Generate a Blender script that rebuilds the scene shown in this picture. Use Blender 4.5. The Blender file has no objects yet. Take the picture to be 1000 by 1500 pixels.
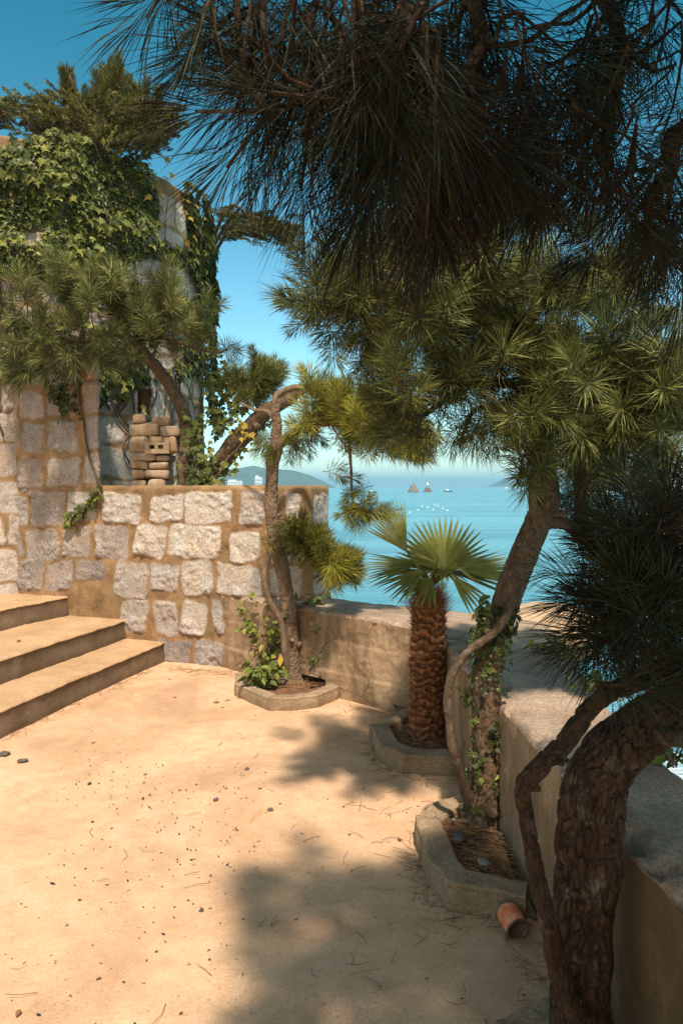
import bpy, bmesh, math, random
import numpy as np
from mathutils import Vector, Matrix

S = bpy.context.scene
C = S.collection
rng = np.random.default_rng(7)
random.seed(7)
R = math.radians

# ------------------------------------------------------------------ camera, sky, sun, exposure
CAM = np.array([0.0, 0.0, 1.6]); F = 1083.0; PITCH = math.atan((750 - 711) / F)
cam = bpy.data.cameras.new('camera'); camo = bpy.data.objects.new('camera', cam); C.objects.link(camo)
cam.sensor_fit = 'VERTICAL'; cam.sensor_height = 36.0; cam.lens = 36.0 * F / 1500.0
cam.clip_start = 0.05; cam.clip_end = 20000
camo.location = CAM; camo.rotation_euler = (math.pi / 2 - PITCH, 0, 0)
S.camera = camo
S.render.resolution_x = 682; S.render.resolution_y = 1024

SUN_DIR = np.array([0.05, -0.50, 0.86]); SUN_DIR = SUN_DIR / np.linalg.norm(SUN_DIR)
SUN_EL = math.asin(SUN_DIR[2]); SUN_AZ = math.atan2(SUN_DIR[0], SUN_DIR[1])
W = bpy.data.worlds.new('World'); S.world = W; W.use_nodes = True
nt = W.node_tree; nt.nodes.clear()
sky = nt.nodes.new('ShaderNodeTexSky'); sky.sky_type = 'NISHITA'; sky.sun_disc = False
sky.sun_elevation = SUN_EL; sky.sun_rotation = SUN_AZ
sky.air_density = 1.0; sky.dust_density = 0.15; sky.ozone_density = 1.0
hs = nt.nodes.new('ShaderNodeHueSaturation'); hs.inputs['Hue'].default_value = 0.48; hs.inputs['Saturation'].default_value = 1.1
def _vm(op, a, v=None):
    x = nt.nodes.new('ShaderNodeVectorMath'); x.operation = op; nt.links.new(a, x.inputs[0]); x.inputs[1].default_value = v; return x.outputs[0]
bg = nt.nodes.new('ShaderNodeBackground'); bg.inputs['Strength'].default_value = 0.1
wo = nt.nodes.new('ShaderNodeOutputWorld')
nt.links.new(sky.outputs[0], hs.inputs['Color']); gm = nt.nodes.new('ShaderNodeGamma'); gm.inputs[1].default_value = 1.12; nt.links.new(_vm('MULTIPLY', hs.outputs[0], (0.1, 0.1, 0.1)), gm.inputs[0]); # the clear half of the sky is teal; towards the sun the hazy air is whiter and brighter
def _mr(sock, a, b):
    x = nt.nodes.new('ShaderNodeMapRange'); x.interpolation_type = 'SMOOTHSTEP'; nt.links.new(sock, x.inputs['Value']); x.inputs['From Min'].default_value = a; x.inputs['From Max'].default_value = b; return x.outputs[0]
def _mv(f, a, b):
    x = nt.nodes.new('ShaderNodeMix'); x.data_type = 'VECTOR'; nt.links.new(f, x.inputs[0]); nt.links.new(a, x.inputs[4]); nt.links.new(b, x.inputs[5]); return x.outputs[1]
tcz = nt.nodes.new('ShaderNodeTexCoord'); sz_ = nt.nodes.new('ShaderNodeSeparateXYZ'); nt.links.new(tcz.outputs['Generated'], sz_.inputs[0])
# pale humid air low over the sea, clear teal higher up
away = _mv(_mr(sz_.outputs['Z'], 0.14, 0.56), _vm('MULTIPLY', gm.outputs[0], (12.5, 15.5, 15.0)), _vm('MULTIPLY', gm.outputs[0], (1.6, 10.5, 10.2))); near_ = _vm('MULTIPLY', gm.outputs[0], (34.0, 19.5, 12.0))
tcw = nt.nodes.new('ShaderNodeTexCoord'); dt = nt.nodes.new('ShaderNodeVectorMath'); dt.operation = 'DOT_PRODUCT'; nt.links.new(tcw.outputs['Generated'], dt.inputs[0]); dt.inputs[1].default_value = tuple(SUN_DIR)
mr = nt.nodes.new('ShaderNodeMapRange'); mr.interpolation_type = 'SMOOTHSTEP'; nt.links.new(dt.outputs['Value'], mr.inputs['Value']); mr.inputs['From Min'].default_value = 0.15; mr.inputs['From Max'].default_value = 0.8
mxw = nt.nodes.new('ShaderNodeMix'); mxw.data_type = 'VECTOR'; nt.links.new(mr.outputs[0], mxw.inputs[0]); nt.links.new(away, mxw.inputs[4]); nt.links.new(near_, mxw.inputs[5])
nt.links.new(mxw.outputs[1], bg.inputs['Color']); nt.links.new(bg.outputs[0], wo.inputs['Surface'])
sl = bpy.data.lights.new('sun', 'SUN'); sl.energy = 4.9; sl.angle = R(2.0); sl.color = (1.0, 0.88, 0.72)
so = bpy.data.objects.new('sun', sl); C.objects.link(so)
so.rotation_euler = Vector(SUN_DIR).to_track_quat('Z', 'Y').to_euler()
S.view_settings.view_transform = 'Standard'; S.view_settings.look = 'None'
S.view_settings.exposure = 0.5; S.view_settings.gamma = 1.0; S.view_settings.use_curve_mapping = False
S.cycles.use_denoising = True
S.cycles.max_bounces = 6; S.cycles.diffuse_bounces = 3; S.cycles.glossy_bounces = 2
S.cycles.transmission_bounces = 2; S.cycles.volume_bounces = 0; S.cycles.transparent_max_bounces = 4
S.cycles.caustics_reflective = False; S.cycles.caustics_refractive = False

# ------------------------------------------------------------------ measuring helpers (photo pixel + known distance -> world point)
_cp, _sp = math.cos(PITCH), math.sin(PITCH)
def ray(px, py):
    a, b = (px - 500) / F, (750 - py) / F
    return np.array([a, _cp + b * _sp, -_sp + b * _cp])
def P(px, py, d):
    v = ray(px, py); return CAM + v * (d / v[1])
def G(px, py, z=0.0):
    v = ray(px, py); return CAM + v * ((z - CAM[2]) / v[2])
def proj(p):
    q = np.asarray(p) - CAM
    f = q[..., 1] * _cp - q[..., 2] * _sp; u = q[..., 1] * _sp + q[..., 2] * _cp
    f = np.where(f < 0.05, 0.05, f)
    return 500 + q[..., 0] / f * F, 750 - u / f * F

# ------------------------------------------------------------------ noise in numpy
def h3(ix, iy, iz, s=0):
    n = (ix.astype(np.int64) * 374761393 + iy.astype(np.int64) * 668265263 + iz.astype(np.int64) * 2147483647 + s * 974711) & 0xFFFFFFFF
    n = ((n ^ (n >> 13)) * 1274126177) & 0xFFFFFFFF
    n = ((n ^ (n >> 16)) * 2246822519) & 0xFFFFFFFF
    return ((n ^ (n >> 15)) & 0xFFFFFF) / float(0xFFFFFF)
def vnoise(p, s=0):
    i = np.floor(p).astype(np.int64); f = p - i; f = f * f * (3 - 2 * f)
    r = 0
    for dx in (0, 1):
        for dy in (0, 1):
            for dz in (0, 1):
                w = (f[:, 0] if dx else 1 - f[:, 0]) * (f[:, 1] if dy else 1 - f[:, 1]) * (f[:, 2] if dz else 1 - f[:, 2])
                r = r + w * h3(i[:, 0] + dx, i[:, 1] + dy, i[:, 2] + dz, s)
    return r * 2 - 1
def fbm(p, o=4, s=0, g=0.5):
    a, t, r = 1.0, 0.0, 0
    for k in range(o):
        r = r + a * vnoise(p * (2.03 ** k) + 17.3 * k, s + k); t += a; a *= g
    return r / t
def worley(p, s=0):
    i = np.floor(p).astype(np.int64); f1 = np.full(len(p), 9.0); f2 = f1.copy()
    for dx in (-1, 0, 1):
        for dy in (-1, 0, 1):
            for dz in (-1, 0, 1):
                c = i + (dx, dy, dz)
                q = np.stack([c[:, 0] + h3(c[:, 0], c[:, 1], c[:, 2], s), c[:, 1] + h3(c[:, 0], c[:, 1], c[:, 2], s + 1), c[:, 2] + h3(c[:, 0], c[:, 1], c[:, 2], s + 2)], 1)
                d = np.sqrt(((q - p) ** 2).sum(1))
                f2 = np.minimum(f2, np.maximum(f1, d)); f1 = np.minimum(f1, d)
    return f1, f2
def sstep(a, b, x):
    t = np.clip((x - a) / (b - a), 0, 1); return t * t * (3 - 2 * t)
def nrm(v):
    v = np.asarray(v, float); return v / (np.linalg.norm(v, axis=-1, keepdims=True) + 1e-12)

# ------------------------------------------------------------------ mesh helpers
def mesh_obj(name, V, faces, mat=None, parent=None, attrs=None, smooth=True):
    """V (n,3); faces: list of int arrays (m,k) of any k"""
    V = np.asarray(V, np.float32); me = bpy.data.meshes.new(name)
    me.vertices.add(len(V)); me.vertices.foreach_set('co', V.ravel())
    fl = [np.asarray(f, np.int32) for f in faces if len(f)]
    idx = np.concatenate([f.ravel() for f in fl]); tot = np.concatenate([np.full(len(f), f.shape[1], np.int32) for f in fl])
    st = np.concatenate([[0], np.cumsum(tot)[:-1]]).astype(np.int32)
    me.loops.add(len(idx)); me.loops.foreach_set('vertex_index', idx)
    me.polygons.add(len(tot)); me.polygons.foreach_set('loop_start', st); me.polygons.foreach_set('loop_total', tot)
    me.polygons.foreach_set('use_smooth', np.full(len(tot), bool(smooth)))
    me.update(calc_edges=True); me.validate()
    if attrs:
        for k, a in attrs.items():
            t = me.attributes.new(k, 'FLOAT', 'POINT'); t.data.foreach_set('value', np.asarray(a, np.float32))
    o = bpy.data.objects.new(name, me); C.objects.link(o)
    if mat: me.materials.append(mat)
    if parent: o.parent = parent
    return o
def tag(o, label=None, cat=None, group=None, kind=None):
    for k, v in (('label', label), ('category', cat), ('group', group), ('kind', kind)):
        if v: o[k] = v
    return o
def thing(name, label, cat, group=None, loc=None):
    o = bpy.data.objects.new(name, None); C.objects.link(o); o.empty_display_size = 0.1
    return tag(o, label, cat, group)
class MB:
    def __init__(s): s.V = []; s.Fs = []; s.A = []; s.n = 0
    def add(s, V, F_, a=None):
        V = np.asarray(V, float); s.V.append(V)
        for f in (F_ if isinstance(F_, list) else [F_]): s.Fs.append(np.asarray(f) + s.n)
        s.A.append(np.full(len(V), 0.5) if a is None else np.broadcast_to(np.asarray(a, float), (len(V),)))
        s.n += len(V)
    def build(s, name, mat, parent=None, smooth=True):
        by = {}
        for f in s.Fs: by.setdefault(f.shape[1], []).append(f)
        return mesh_obj(name, np.concatenate(s.V), [np.concatenate(x) for x in by.values()], mat, parent, {'tone': np.concatenate(s.A)}, smooth)
def gridf(nu, nv, wrap=False):
    i, j = np.meshgrid(np.arange(nu if wrap else nu - 1), np.arange(nv - 1), indexing='ij')
    i2 = (i + 1) % nu
    return np.stack([i * nv + j, i2 * nv + j, i2 * nv + j + 1, i * nv + j + 1], -1).reshape(-1, 4)
def spline(pts, n):
    pts = np.asarray(pts, float); m = len(pts)
    ext = np.vstack([2 * pts[0] - pts[1], pts, 2 * pts[-1] - pts[-2]])
    t = np.linspace(0, m - 1, n); k = np.minimum(t.astype(int), m - 2); u = (t - k)[:, None]
    p0, p1, p2, p3 = ext[k], ext[k + 1], ext[k + 2], ext[k + 3]
    return 0.5 * (2 * p1 + (p2 - p0) * u + (2 * p0 - 5 * p1 + 4 * p2 - p3) * u ** 2 + (3 * p1 - p0 - 3 * p2 + p3) * u ** 3)
def frames(c):
    T = nrm(np.gradient(c, axis=0)); n = len(c); N = np.zeros((n, 3))
    a = np.array([0, 0, 1.0]) if abs(T[0, 2]) < 0.9 else np.array([1.0, 0, 0])
    v = np.cross(T[0], a)
    for i in range(n):
        v = v - T[i] * v.dot(T[i]); v = v / (np.linalg.norm(v) + 1e-9); N[i] = v
    return T, N, np.cross(T, N)
def tube_geo(pts, rad, ring=8, step=None, bark=0, seed=0, wob=0.0, flare=0.0, bfreq=46):
    """tapered tube through pts; bark>0 adds furrowed plates"""
    pts = np.asarray(pts, float); L = np.linalg.norm(np.diff(pts, axis=0), axis=1).sum()
    rad = np.atleast_1d(np.asarray(rad, float))
    n = max(len(pts), int(L / (step or 0.05)) + 2)
    c = spline(pts, n); r = np.interp(np.linspace(0, 1, n), np.linspace(0, 1, len(rad)), rad)
    if wob: c = c + np.stack([vnoise(np.stack([np.linspace(0, L, n) * 9, np.full(n, k * 7.7), np.full(n, seed * 1.3)], 1), seed + k) for k in range(3)], 1) * wob
    T, N, B = frames(c); s = np.concatenate([[0], np.cumsum(np.linalg.norm(np.diff(c, axis=0), axis=1))])
    if flare: r = r + flare * np.exp(-s / 0.07)
    a = np.linspace(0, 2 * math.pi, ring, endpoint=False)
    dirs = np.cos(a)[None, :, None] * N[:, None] + np.sin(a)[None, :, None] * B[:, None]
    rr = np.repeat(r[:, None], ring, 1); tone = np.full((n, ring), 0.5)
    if bark:
        q = np.stack([np.cos(a)[None] * rr, np.sin(a)[None] * rr, np.repeat(s[:, None], ring, 1)], -1).reshape(-1, 3)
        w = q + 0.012 * np.stack([vnoise(q * 30, 5), vnoise(q * 30, 6), vnoise(q * 30, 7)], 1)
        f1, f2 = worley(w * np.array([1, 1, 0.36]) * bfreq + seed * 3.1, seed)
        pl = sstep(0.0, 0.20, f2 - f1)
        lump = fbm(q * np.array([9, 9, 5.]) + seed, 3, seed)
        fine = fbm(q * 70 + seed, 3, seed + 9)
        d = bark * (pl - 0.6) + bark * 0.35 * fine * pl + 0.17 * rr.ravel() * lump
        rr = rr + d.reshape(n, ring); tone = (0.5 + 0.5 * lump).reshape(n, ring)
    V = (c[:, None] + dirs * rr[..., None]).reshape(-1, 3)
    f = [np.stack([np.stack([i * ring + np.arange(ring), i * ring + (np.arange(ring) + 1) % ring, (i + 1) * ring + (np.arange(ring) + 1) % ring, (i + 1) * ring + np.arange(ring)], 1) for i in range(n - 1)]).reshape(-1, 4)]
    V = np.vstack([V, c[:1], c[-1:]]); k = n * ring; ar = np.arange(ring); ar2 = (ar + 1) % ring
    f.append(np.stack([np.full(ring, k), ar2, ar], 1)); f.append(np.stack([np.full(ring, k + 1), (n - 1) * ring + ar, (n - 1) * ring + ar2], 1))
    return V, f, np.concatenate([tone.ravel(), [0.5, 0.5]])
def tube(name, pts, rad, mat, parent=None, **k):
    V, f, t = tube_geo(pts, rad, **k); m = MB(); m.add(V, f, t); return m.build(name, mat, parent)
def rock_geo(center, size, seed, sub=3, rough=0.25, flat=0.0):
    bm = bmesh.new(); bmesh.ops.create_icosphere(bm, subdivisions=sub, radius=1.0)
    V = np.array([v.co[:] for v in bm.verts]); f = np.array([[v.index for v in p.verts] for p in bm.faces]); bm.free()
    q = V * 1.3 + seed * 5.7
    d = 1 + rough * fbm(q, 2, seed) + rough * 0.4 * fbm(q * 3, 3, seed + 3)
    f1, f2 = worley(q * 0.9, seed + 20); d = d - rough * 0.5 * (f1 - 0.5)
    V = np.sign(V) * np.abs(V) ** 0.82 * d[:, None] * np.asarray(size)
    a = seed * 2.4; ca, sa = math.cos(a), math.sin(a)
    V = V @ np.array([[ca, sa, 0], [-sa, ca, 0], [0, 0, 1]])
    return V + np.asarray(center), f

# ------------------------------------------------------------------ material helpers
class M:
    def __init__(s, name):
        s.m = bpy.data.materials.new(name); s.m.use_nodes = True; s.t = s.m.node_tree
        s.b = s.t.nodes['Principled BSDF']; s.b.inputs['Specular IOR Level'].default_value = 0.25
    def n(s, ty, **k):
        x = s.t.nodes.new(ty)
        for a, v in k.items():
            if a in x.inputs.keys(): s.set(x.inputs[a], v)
            else: setattr(x, a, v)
        return x
    def set(s, i, v):
        if isinstance(v, bpy.types.NodeSocket): s.t.links.new(v, i)
        else: i.default_value = v
    def pos(s):
        return s.n('ShaderNodeTexCoord').outputs['Object']
    def noise(s, scale, detail=6, rough=0.6, dist=0.0, vec=None, sc=None):
        x = s.n('ShaderNodeTexNoise', Scale=scale, Detail=detail, Roughness=rough, Distortion=dist)
        v = vec or s.pos()
        if sc: mp = s.n('ShaderNodeMapping'); s.set(mp.inputs[0], v); mp.inputs['Scale'].default_value = sc; v = mp.outputs[0]
        s.set(x.inputs['Vector'], v); return x.outputs['Fac']
    def vor(s, scale, feat='F1', out='Distance', rand=1.0):
        x = s.n('ShaderNodeTexVoronoi', Scale=scale); x.feature = feat; s.set(x.inputs['Vector'], s.pos()); return x.outputs[out]
    def ramp(s, fac, stops, interp='LINEAR'):
        x = s.n('ShaderNodeValToRGB'); s.set(x.inputs[0], fac); e = x.color_ramp.elements; x.color_ramp.interpolation = interp
        while len(e) < len(stops): e.new(0.5)
        for el, (p, c) in zip(e, stops):
            el.position = p; el.color = (*c, 1) if not np.isscalar(c) else (c, c, c, 1)
        return x.outputs[0]
    def mix(s, fac, a, b, mode='MIX'):
        x = s.n('ShaderNodeMix', data_type='RGBA', blend_type=mode)
        s.set(x.inputs[0], fac)
        for i, v in ((6, a), (7, b)): s.set(x.inputs[i], (*v, 1) if isinstance(v, tuple) and len(v) == 3 else v)
        return x.outputs[2]
    def math(s, op, a, b=0.0):
        x = s.n('ShaderNodeMath', operation=op); s.set(x.inputs[0], a); s.set(x.inputs[1], b); return x.outputs[0]
    def attr(s, name):
        return s.n('ShaderNodeAttribute', attribute_name=name).outputs['Fac']
    def bump(s, h, strength=0.5, dist=0.01, prev=None):
        x = s.n('ShaderNodeBump', Strength=strength, Distance=dist); s.set(x.inputs['Height'], h)
        if prev: s.set(x.inputs['Normal'], prev)
        s.t.links.new(x.outputs[0], s.b.inputs['Normal']); return x.outputs[0]
    def out(s, color=None, rough=None, **k):
        if color is not None: s.set(s.b.inputs['Base Color'], (*color, 1) if isinstance(color, tuple) else color)
        if rough is not None: s.set(s.b.inputs['Roughness'], rough)
        for a, v in k.items(): s.set(s.b.inputs[a], v)
        return s.m

def mat_masonry():
    m = M('granite_masonry'); st, tn = m.attr('stone'), m.attr('tone')
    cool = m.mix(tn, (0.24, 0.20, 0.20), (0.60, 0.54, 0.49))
    spk = m.ramp(m.noise(95, 3, 0.7), [(0.34, 0.22), (0.46, 0.8), (0.62, 1.18)])
    blot = m.ramp(m.noise(7, 5, 0.65), [(0.3, (0.82, 0.74, 0.66)), (0.6, (1.0, 1.0, 1.0))])
    stone = m.mix(1.0, m.mix(1.0, cool, spk, 'MULTIPLY'), blot, 'MULTIPLY')
    mort = m.ramp(m.noise(6, 7, 0.65), [(0.28, (0.12, 0.066, 0.033)), (0.5, (0.29, 0.165, 0.082)), (0.72, (0.44, 0.27, 0.145))])
    mort = m.mix(m.ramp(m.noise(2.2, 4, 0.6), [(0.42, 0.0), (0.62, 0.55)]), mort, (0.17, 0.12, 0.055))
    grit = m.ramp(m.noise(60, 3, 0.6), [(0.3, 0.75), (0.6, 1.05)])
    mort = m.mix(1.0, mort, grit, 'MULTIPLY')
    dust = m.ramp(m.noise(4, 6, 0.7), [(0.45, 0.0), (0.75, 0.5)])
    stone = m.mix(dust, stone, (0.45, 0.30, 0.17))
    m.bump(m.noise(55, 8, 0.75), 0.7, 0.012)
    return m.out(m.mix(st, mort, stone), 0.92)
def mat_ground():
    m = M('sandy_ground')
    a = m.ramp(m.noise(0.9, 8, 0.66, 0.6), [(0.30, (0.44, 0.25, 0.145)), (0.48, (0.59, 0.375, 0.23)), (0.72, (0.70, 0.48, 0.315))])
    a = m.mix(m.ramp(m.noise(0.55, 5, 0.7, 1.2), [(0.52, 0.0), (0.66, 0.5)]), a, (0.34, 0.20, 0.125))
    ce = m.n('ShaderNodeTexVoronoi', Scale=0.7); ce.feature = 'DISTANCE_TO_EDGE'; cw = m.n('ShaderNodeMix', data_type='RGBA', blend_type='ADD'); cw.inputs[0].default_value = 0.22; cz = m.n('ShaderNodeTexNoise', Scale=3.5, Detail=6); m.set(cw.inputs[6], m.pos()); m.set(cw.inputs[7], cz.outputs['Color']); m.set(ce.inputs['Vector'], cw.outputs[2])
    a = m.mix(m.math('MULTIPLY', m.ramp(ce.outputs['Distance'], [(0.001, 0.12), (0.004, 0.0)]), m.ramp(m.noise(1.1, 2), [(0.48, 0.0), (0.6, 1.0)])), a, (0.16, 0.09, 0.05))
    a = m.mix(m.ramp(m.noise(9, 6, 0.7), [(0.35, 0.35), (0.65, 0.0)]), a, (0.35, 0.20, 0.105))
    g = m.ramp(m.noise(140, 4, 0.7), [(0.3, 0.78), (0.6, 1.05)])
    a = m.mix(1.0, a, g, 'MULTIPLY')
    chip = m.math('MULTIPLY', m.ramp(m.vor(46), [(0.16, 1.0), (0.24, 0.0)]), m.ramp(m.noise(1.7, 3, 0.5), [(0.48, 0.0), (0.62, 0.55)]))
    a = m.mix(chip, a, m.mix(m.vor(46, 'F1', 'Color'), (0.10, 0.09, 0.09), (0.40, 0.27, 0.17)))
    spk = m.math('MULTIPLY', m.ramp(m.vor(17), [(0.07, 1.0), (0.10, 0.0)]), 0.5)
    a = m.mix(spk, a, (0.22, 0.12, 0.06))
    nb = m.bump(m.noise(38, 8, 0.7), 0.35, 0.01)
    m.bump(m.noise(4, 5, 0.6), 0.35, 0.04, nb)
    return m.out(a, 0.95)
def mat_concrete(name, c0, c1, c2, stain=(0.12, 0.08, 0.04), st=0.75, scale=1.0, grit=0.72, mould_and_shade=False):
    m = M(name)
    a = m.ramp(m.noise(3.2 * scale, 8, 0.68, 0.3), [(0.28, c0), (0.5, c1), (0.74, c2)])
    g = m.ramp(m.noise(85, 4, 0.7), [(0.3, grit), (0.62, 1.06)]); a = m.mix(1.0, a, g, 'MULTIPLY')
    if mould_and_shade:                                    # dark mould and damp streaks on the old wall, with cracks and painted pine shade
        sx = m.n('ShaderNodeSeparateXYZ'); m.set(sx.inputs[0], m.pos()); shade_zone = m.n('ShaderNodeMapRange'); m.set(shade_zone.inputs['Value'], sx.outputs['Y']); shade_zone.inputs['From Min'].default_value = 2.6; shade_zone.inputs['From Max'].default_value = 1.5
        a = m.mix(m.math('MULTIPLY', shade_zone.outputs[0], m.ramp(m.noise(2.4, 7, 0.7, 1.0, None, (1.5, 1.5, 0.5)), [(0.30, 0.25), (0.55, 0.92)])), a, (0.07, 0.045, 0.018))   # the big pine's shade, painted darker towards the near end
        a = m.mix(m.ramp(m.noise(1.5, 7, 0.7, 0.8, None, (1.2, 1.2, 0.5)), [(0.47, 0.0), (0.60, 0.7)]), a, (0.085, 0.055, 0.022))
        ce = m.n('ShaderNodeTexVoronoi', Scale=1.6); ce.feature = 'DISTANCE_TO_EDGE'; cw = m.n('ShaderNodeMix', data_type='RGBA', blend_type='ADD'); cw.inputs[0].default_value = 0.2; cz = m.n('ShaderNodeTexNoise', Scale=5.0, Detail=6); m.set(cw.inputs[6], m.pos()); m.set(cw.inputs[7], cz.outputs['Color']); m.set(ce.inputs['Vector'], cw.outputs[2])
        a = m.mix(m.math('MULTIPLY', m.ramp(ce.outputs['Distance'], [(0.003, 0.8), (0.012, 0.0)]), m.ramp(m.noise(1.7, 2), [(0.44, 0.0), (0.56, 1.0)])), a, (0.07, 0.045, 0.025))
    a = m.mix(m.ramp(m.noise(2.1, 6, 0.7, 0.0, None, (1.6, 1.6, 0.35)), [(0.46, 0.0), (0.66, st)]), a, stain)
    a = m.mix(m.ramp(m.vor(21), [(0.06, 0.6), (0.11, 0.0)]), a, (0.13, 0.10, 0.07))
    nb = m.bump(m.noise(26, 9, 0.75), 0.6, 0.014)
    m.bump(m.noise(120, 3, 0.7), 0.4, 0.004, nb)
    return m.out(a, 0.93)
def mat_bark(name, c0, c1, c2):
    m = M(name); tn = m.attr('tone')
    a = m.ramp(m.noise(28, 8, 0.72, 0.5, None, (1, 1, 0.45)), [(0.28, c0), (0.5, c1), (0.73, c2)])
    a = m.mix(m.ramp(m.noise(11, 4, 0.6), [(0.56, 0.0), (0.7, 0.45)]), a, (0.30, 0.27, 0.22))
    a = m.mix(m.math('MULTIPLY', tn, 0.35), a, c2)
    vx = m.n('ShaderNodeTexVoronoi', Scale=38.0); vx.feature = 'DISTANCE_TO_EDGE'
    mp = m.n('ShaderNodeMapping'); m.set(mp.inputs[0], m.pos()); mp.inputs['Scale'].default_value = (1, 1, 0.30)
    ds = m.n('ShaderNodeMix', data_type='RGBA', blend_type='ADD'); ds.inputs[0].default_value = 0.09
    nz = m.n('ShaderNodeTexNoise', Scale=25.0); m.set(ds.inputs[6], mp.outputs[0]); m.set(ds.inputs[7], nz.outputs['Color']); m.set(vx.inputs['Vector'], ds.outputs[2])
    plate = m.ramp(vx.outputs['Distance'], [(0.0, 0.0), (0.16, 1.0)])
    a = m.mix(m.math('MULTIPLY', m.math('SUBTRACT', 1.0, plate), 0.55), a, c0)
    nb = m.bump(plate, 0.5, 0.008)
    m.bump(m.noise(90, 8, 0.8, 0.3, None, (1, 1, 0.5)), 0.8, 0.006, nb)
    m.b.inputs['Specular IOR Level'].default_value = 0.15
    return m.out(a, 0.85)
def mat_leaf(name, c0, c1, c2, rough=0.42, trans=0.0, spec=0.25):
    """colour from each leaf's own tone: c0 dark, c1 mid, c2 bright"""
    m = M(name); tn = m.attr('tone')
    a = m.ramp(tn, [(0.0, c0), (0.5, c1), (1.0, c2)])
    a = m.mix(1.0, a, m.ramp(m.noise(30, 3, 0.6), [(0.3, 0.8), (0.7, 1.1)]), 'MULTIPLY')
    m.out(a, rough); m.b.inputs['Specular IOR Level'].default_value = spec
    if trans:
        tr = m.n('ShaderNodeBsdfTranslucent'); m.set(tr.inputs['Color'], a)
        mx = m.n('ShaderNodeMixShader'); mx.inputs[0].default_value = trans
        o = m.t.nodes['Material Output']
        m.t.links.new(m.b.outputs[0], mx.inputs[1]); m.t.links.new(tr.outputs[0], mx.inputs[2]); m.t.links.new(mx.outputs[0], o.inputs[0])
    return m.m
def mat_plain(name, c, rough=0.7, var=0.25, scale=20, **k):
    m = M(name); a = m.mix(1.0, (*c, 1), m.ramp(m.noise(scale, 5, 0.65), [(0.3, 1 - var), (0.7, 1 + var * 0.6)]), 'MULTIPLY')
    m.bump(m.noise(scale * 2, 5, 0.6), 0.25, 0.005)
    return m.out(a, rough, **k)

MASON = mat_masonry(); GROUND = mat_ground()
CONC = mat_concrete('weathered_render', (0.20, 0.135, 0.08), (0.36, 0.24, 0.145), (0.46, 0.32, 0.20))
COPING = mat_concrete('worn_concrete_top', (0.22, 0.15, 0.105), (0.40, 0.285, 0.205), (0.53, 0.40, 0.30), st=0.5, grit=0.45)
PARAPET = mat_concrete('old_parapet_render', (0.22, 0.14, 0.08), (0.37, 0.24, 0.145), (0.48, 0.335, 0.21), mould_and_shade=True)
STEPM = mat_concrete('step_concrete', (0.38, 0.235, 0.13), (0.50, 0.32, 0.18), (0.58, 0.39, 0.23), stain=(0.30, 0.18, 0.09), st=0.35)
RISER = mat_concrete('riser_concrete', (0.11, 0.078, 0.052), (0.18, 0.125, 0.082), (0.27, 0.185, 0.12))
KERB = mat_concrete('kerb_concrete', (0.23, 0.155, 0.09), (0.37, 0.26, 0.165), (0.48, 0.35, 0.225), st=0.6, grit=0.5)
SOIL = mat_plain('leafy_soil', (0.17, 0.085, 0.045), 0.95, 0.6, 40)
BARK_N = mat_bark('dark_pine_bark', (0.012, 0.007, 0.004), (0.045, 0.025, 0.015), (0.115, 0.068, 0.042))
BARK_M = mat_bark('pine_bark', (0.045, 0.028, 0.017), (0.12, 0.075, 0.045), (0.22, 0.15, 0.095))
BARK_L = mat_bark('pale_pine_bark', (0.09, 0.055, 0.035), (0.21, 0.135, 0.085), (0.34, 0.245, 0.165))
NEEDLE = mat_leaf('pine_needles', (0.038, 0.040, 0.012), (0.15, 0.165, 0.044), (0.42, 0.43, 0.15), 0.45, 0.25)
NEEDLE_Y = mat_leaf('yellow_green_needles', (0.06, 0.06, 0.012), (0.26, 0.25, 0.03), (0.50, 0.46, 0.08), 0.5, 0.3)
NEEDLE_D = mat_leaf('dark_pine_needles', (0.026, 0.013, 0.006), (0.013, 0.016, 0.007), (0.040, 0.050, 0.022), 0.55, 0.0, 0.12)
JUNIPER = mat_leaf('juniper_sprays', (0.032, 0.034, 0.008), (0.10, 0.10, 0.020), (0.24, 0.22, 0.05), 0.6, 0.15)
IVY = mat_leaf('ivy_leaves', (0.018, 0.026, 0.006), (0.085, 0.105, 0.020), (0.29, 0.28, 0.06), 0.4, 0.2)
YELLOWLEAF = mat_leaf('yellow_green_leaves', (0.10, 0.13, 0.03), (0.26, 0.28, 0.06), (0.52, 0.34, 0.05), 0.5, 0.3)
PALM = mat_leaf('palm_leaves', (0.04, 0.055, 0.012), (0.14, 0.155, 0.032), (0.36, 0.34, 0.10), 0.35, 0.25)
FIBRE = mat_leaf('palm_fibre', (0.045, 0.018, 0.008), (0.15, 0.055, 0.022), (0.44, 0.21, 0.09), 0.8)
ROCK = mat_concrete('shore_rock', (0.34, 0.22, 0.14), (0.50, 0.35, 0.23), (0.62, 0.46, 0.32), st=0.3)
DARKHOLE = mat_plain('dark_recess', (0.03, 0.02, 0.014), 0.95)

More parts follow.
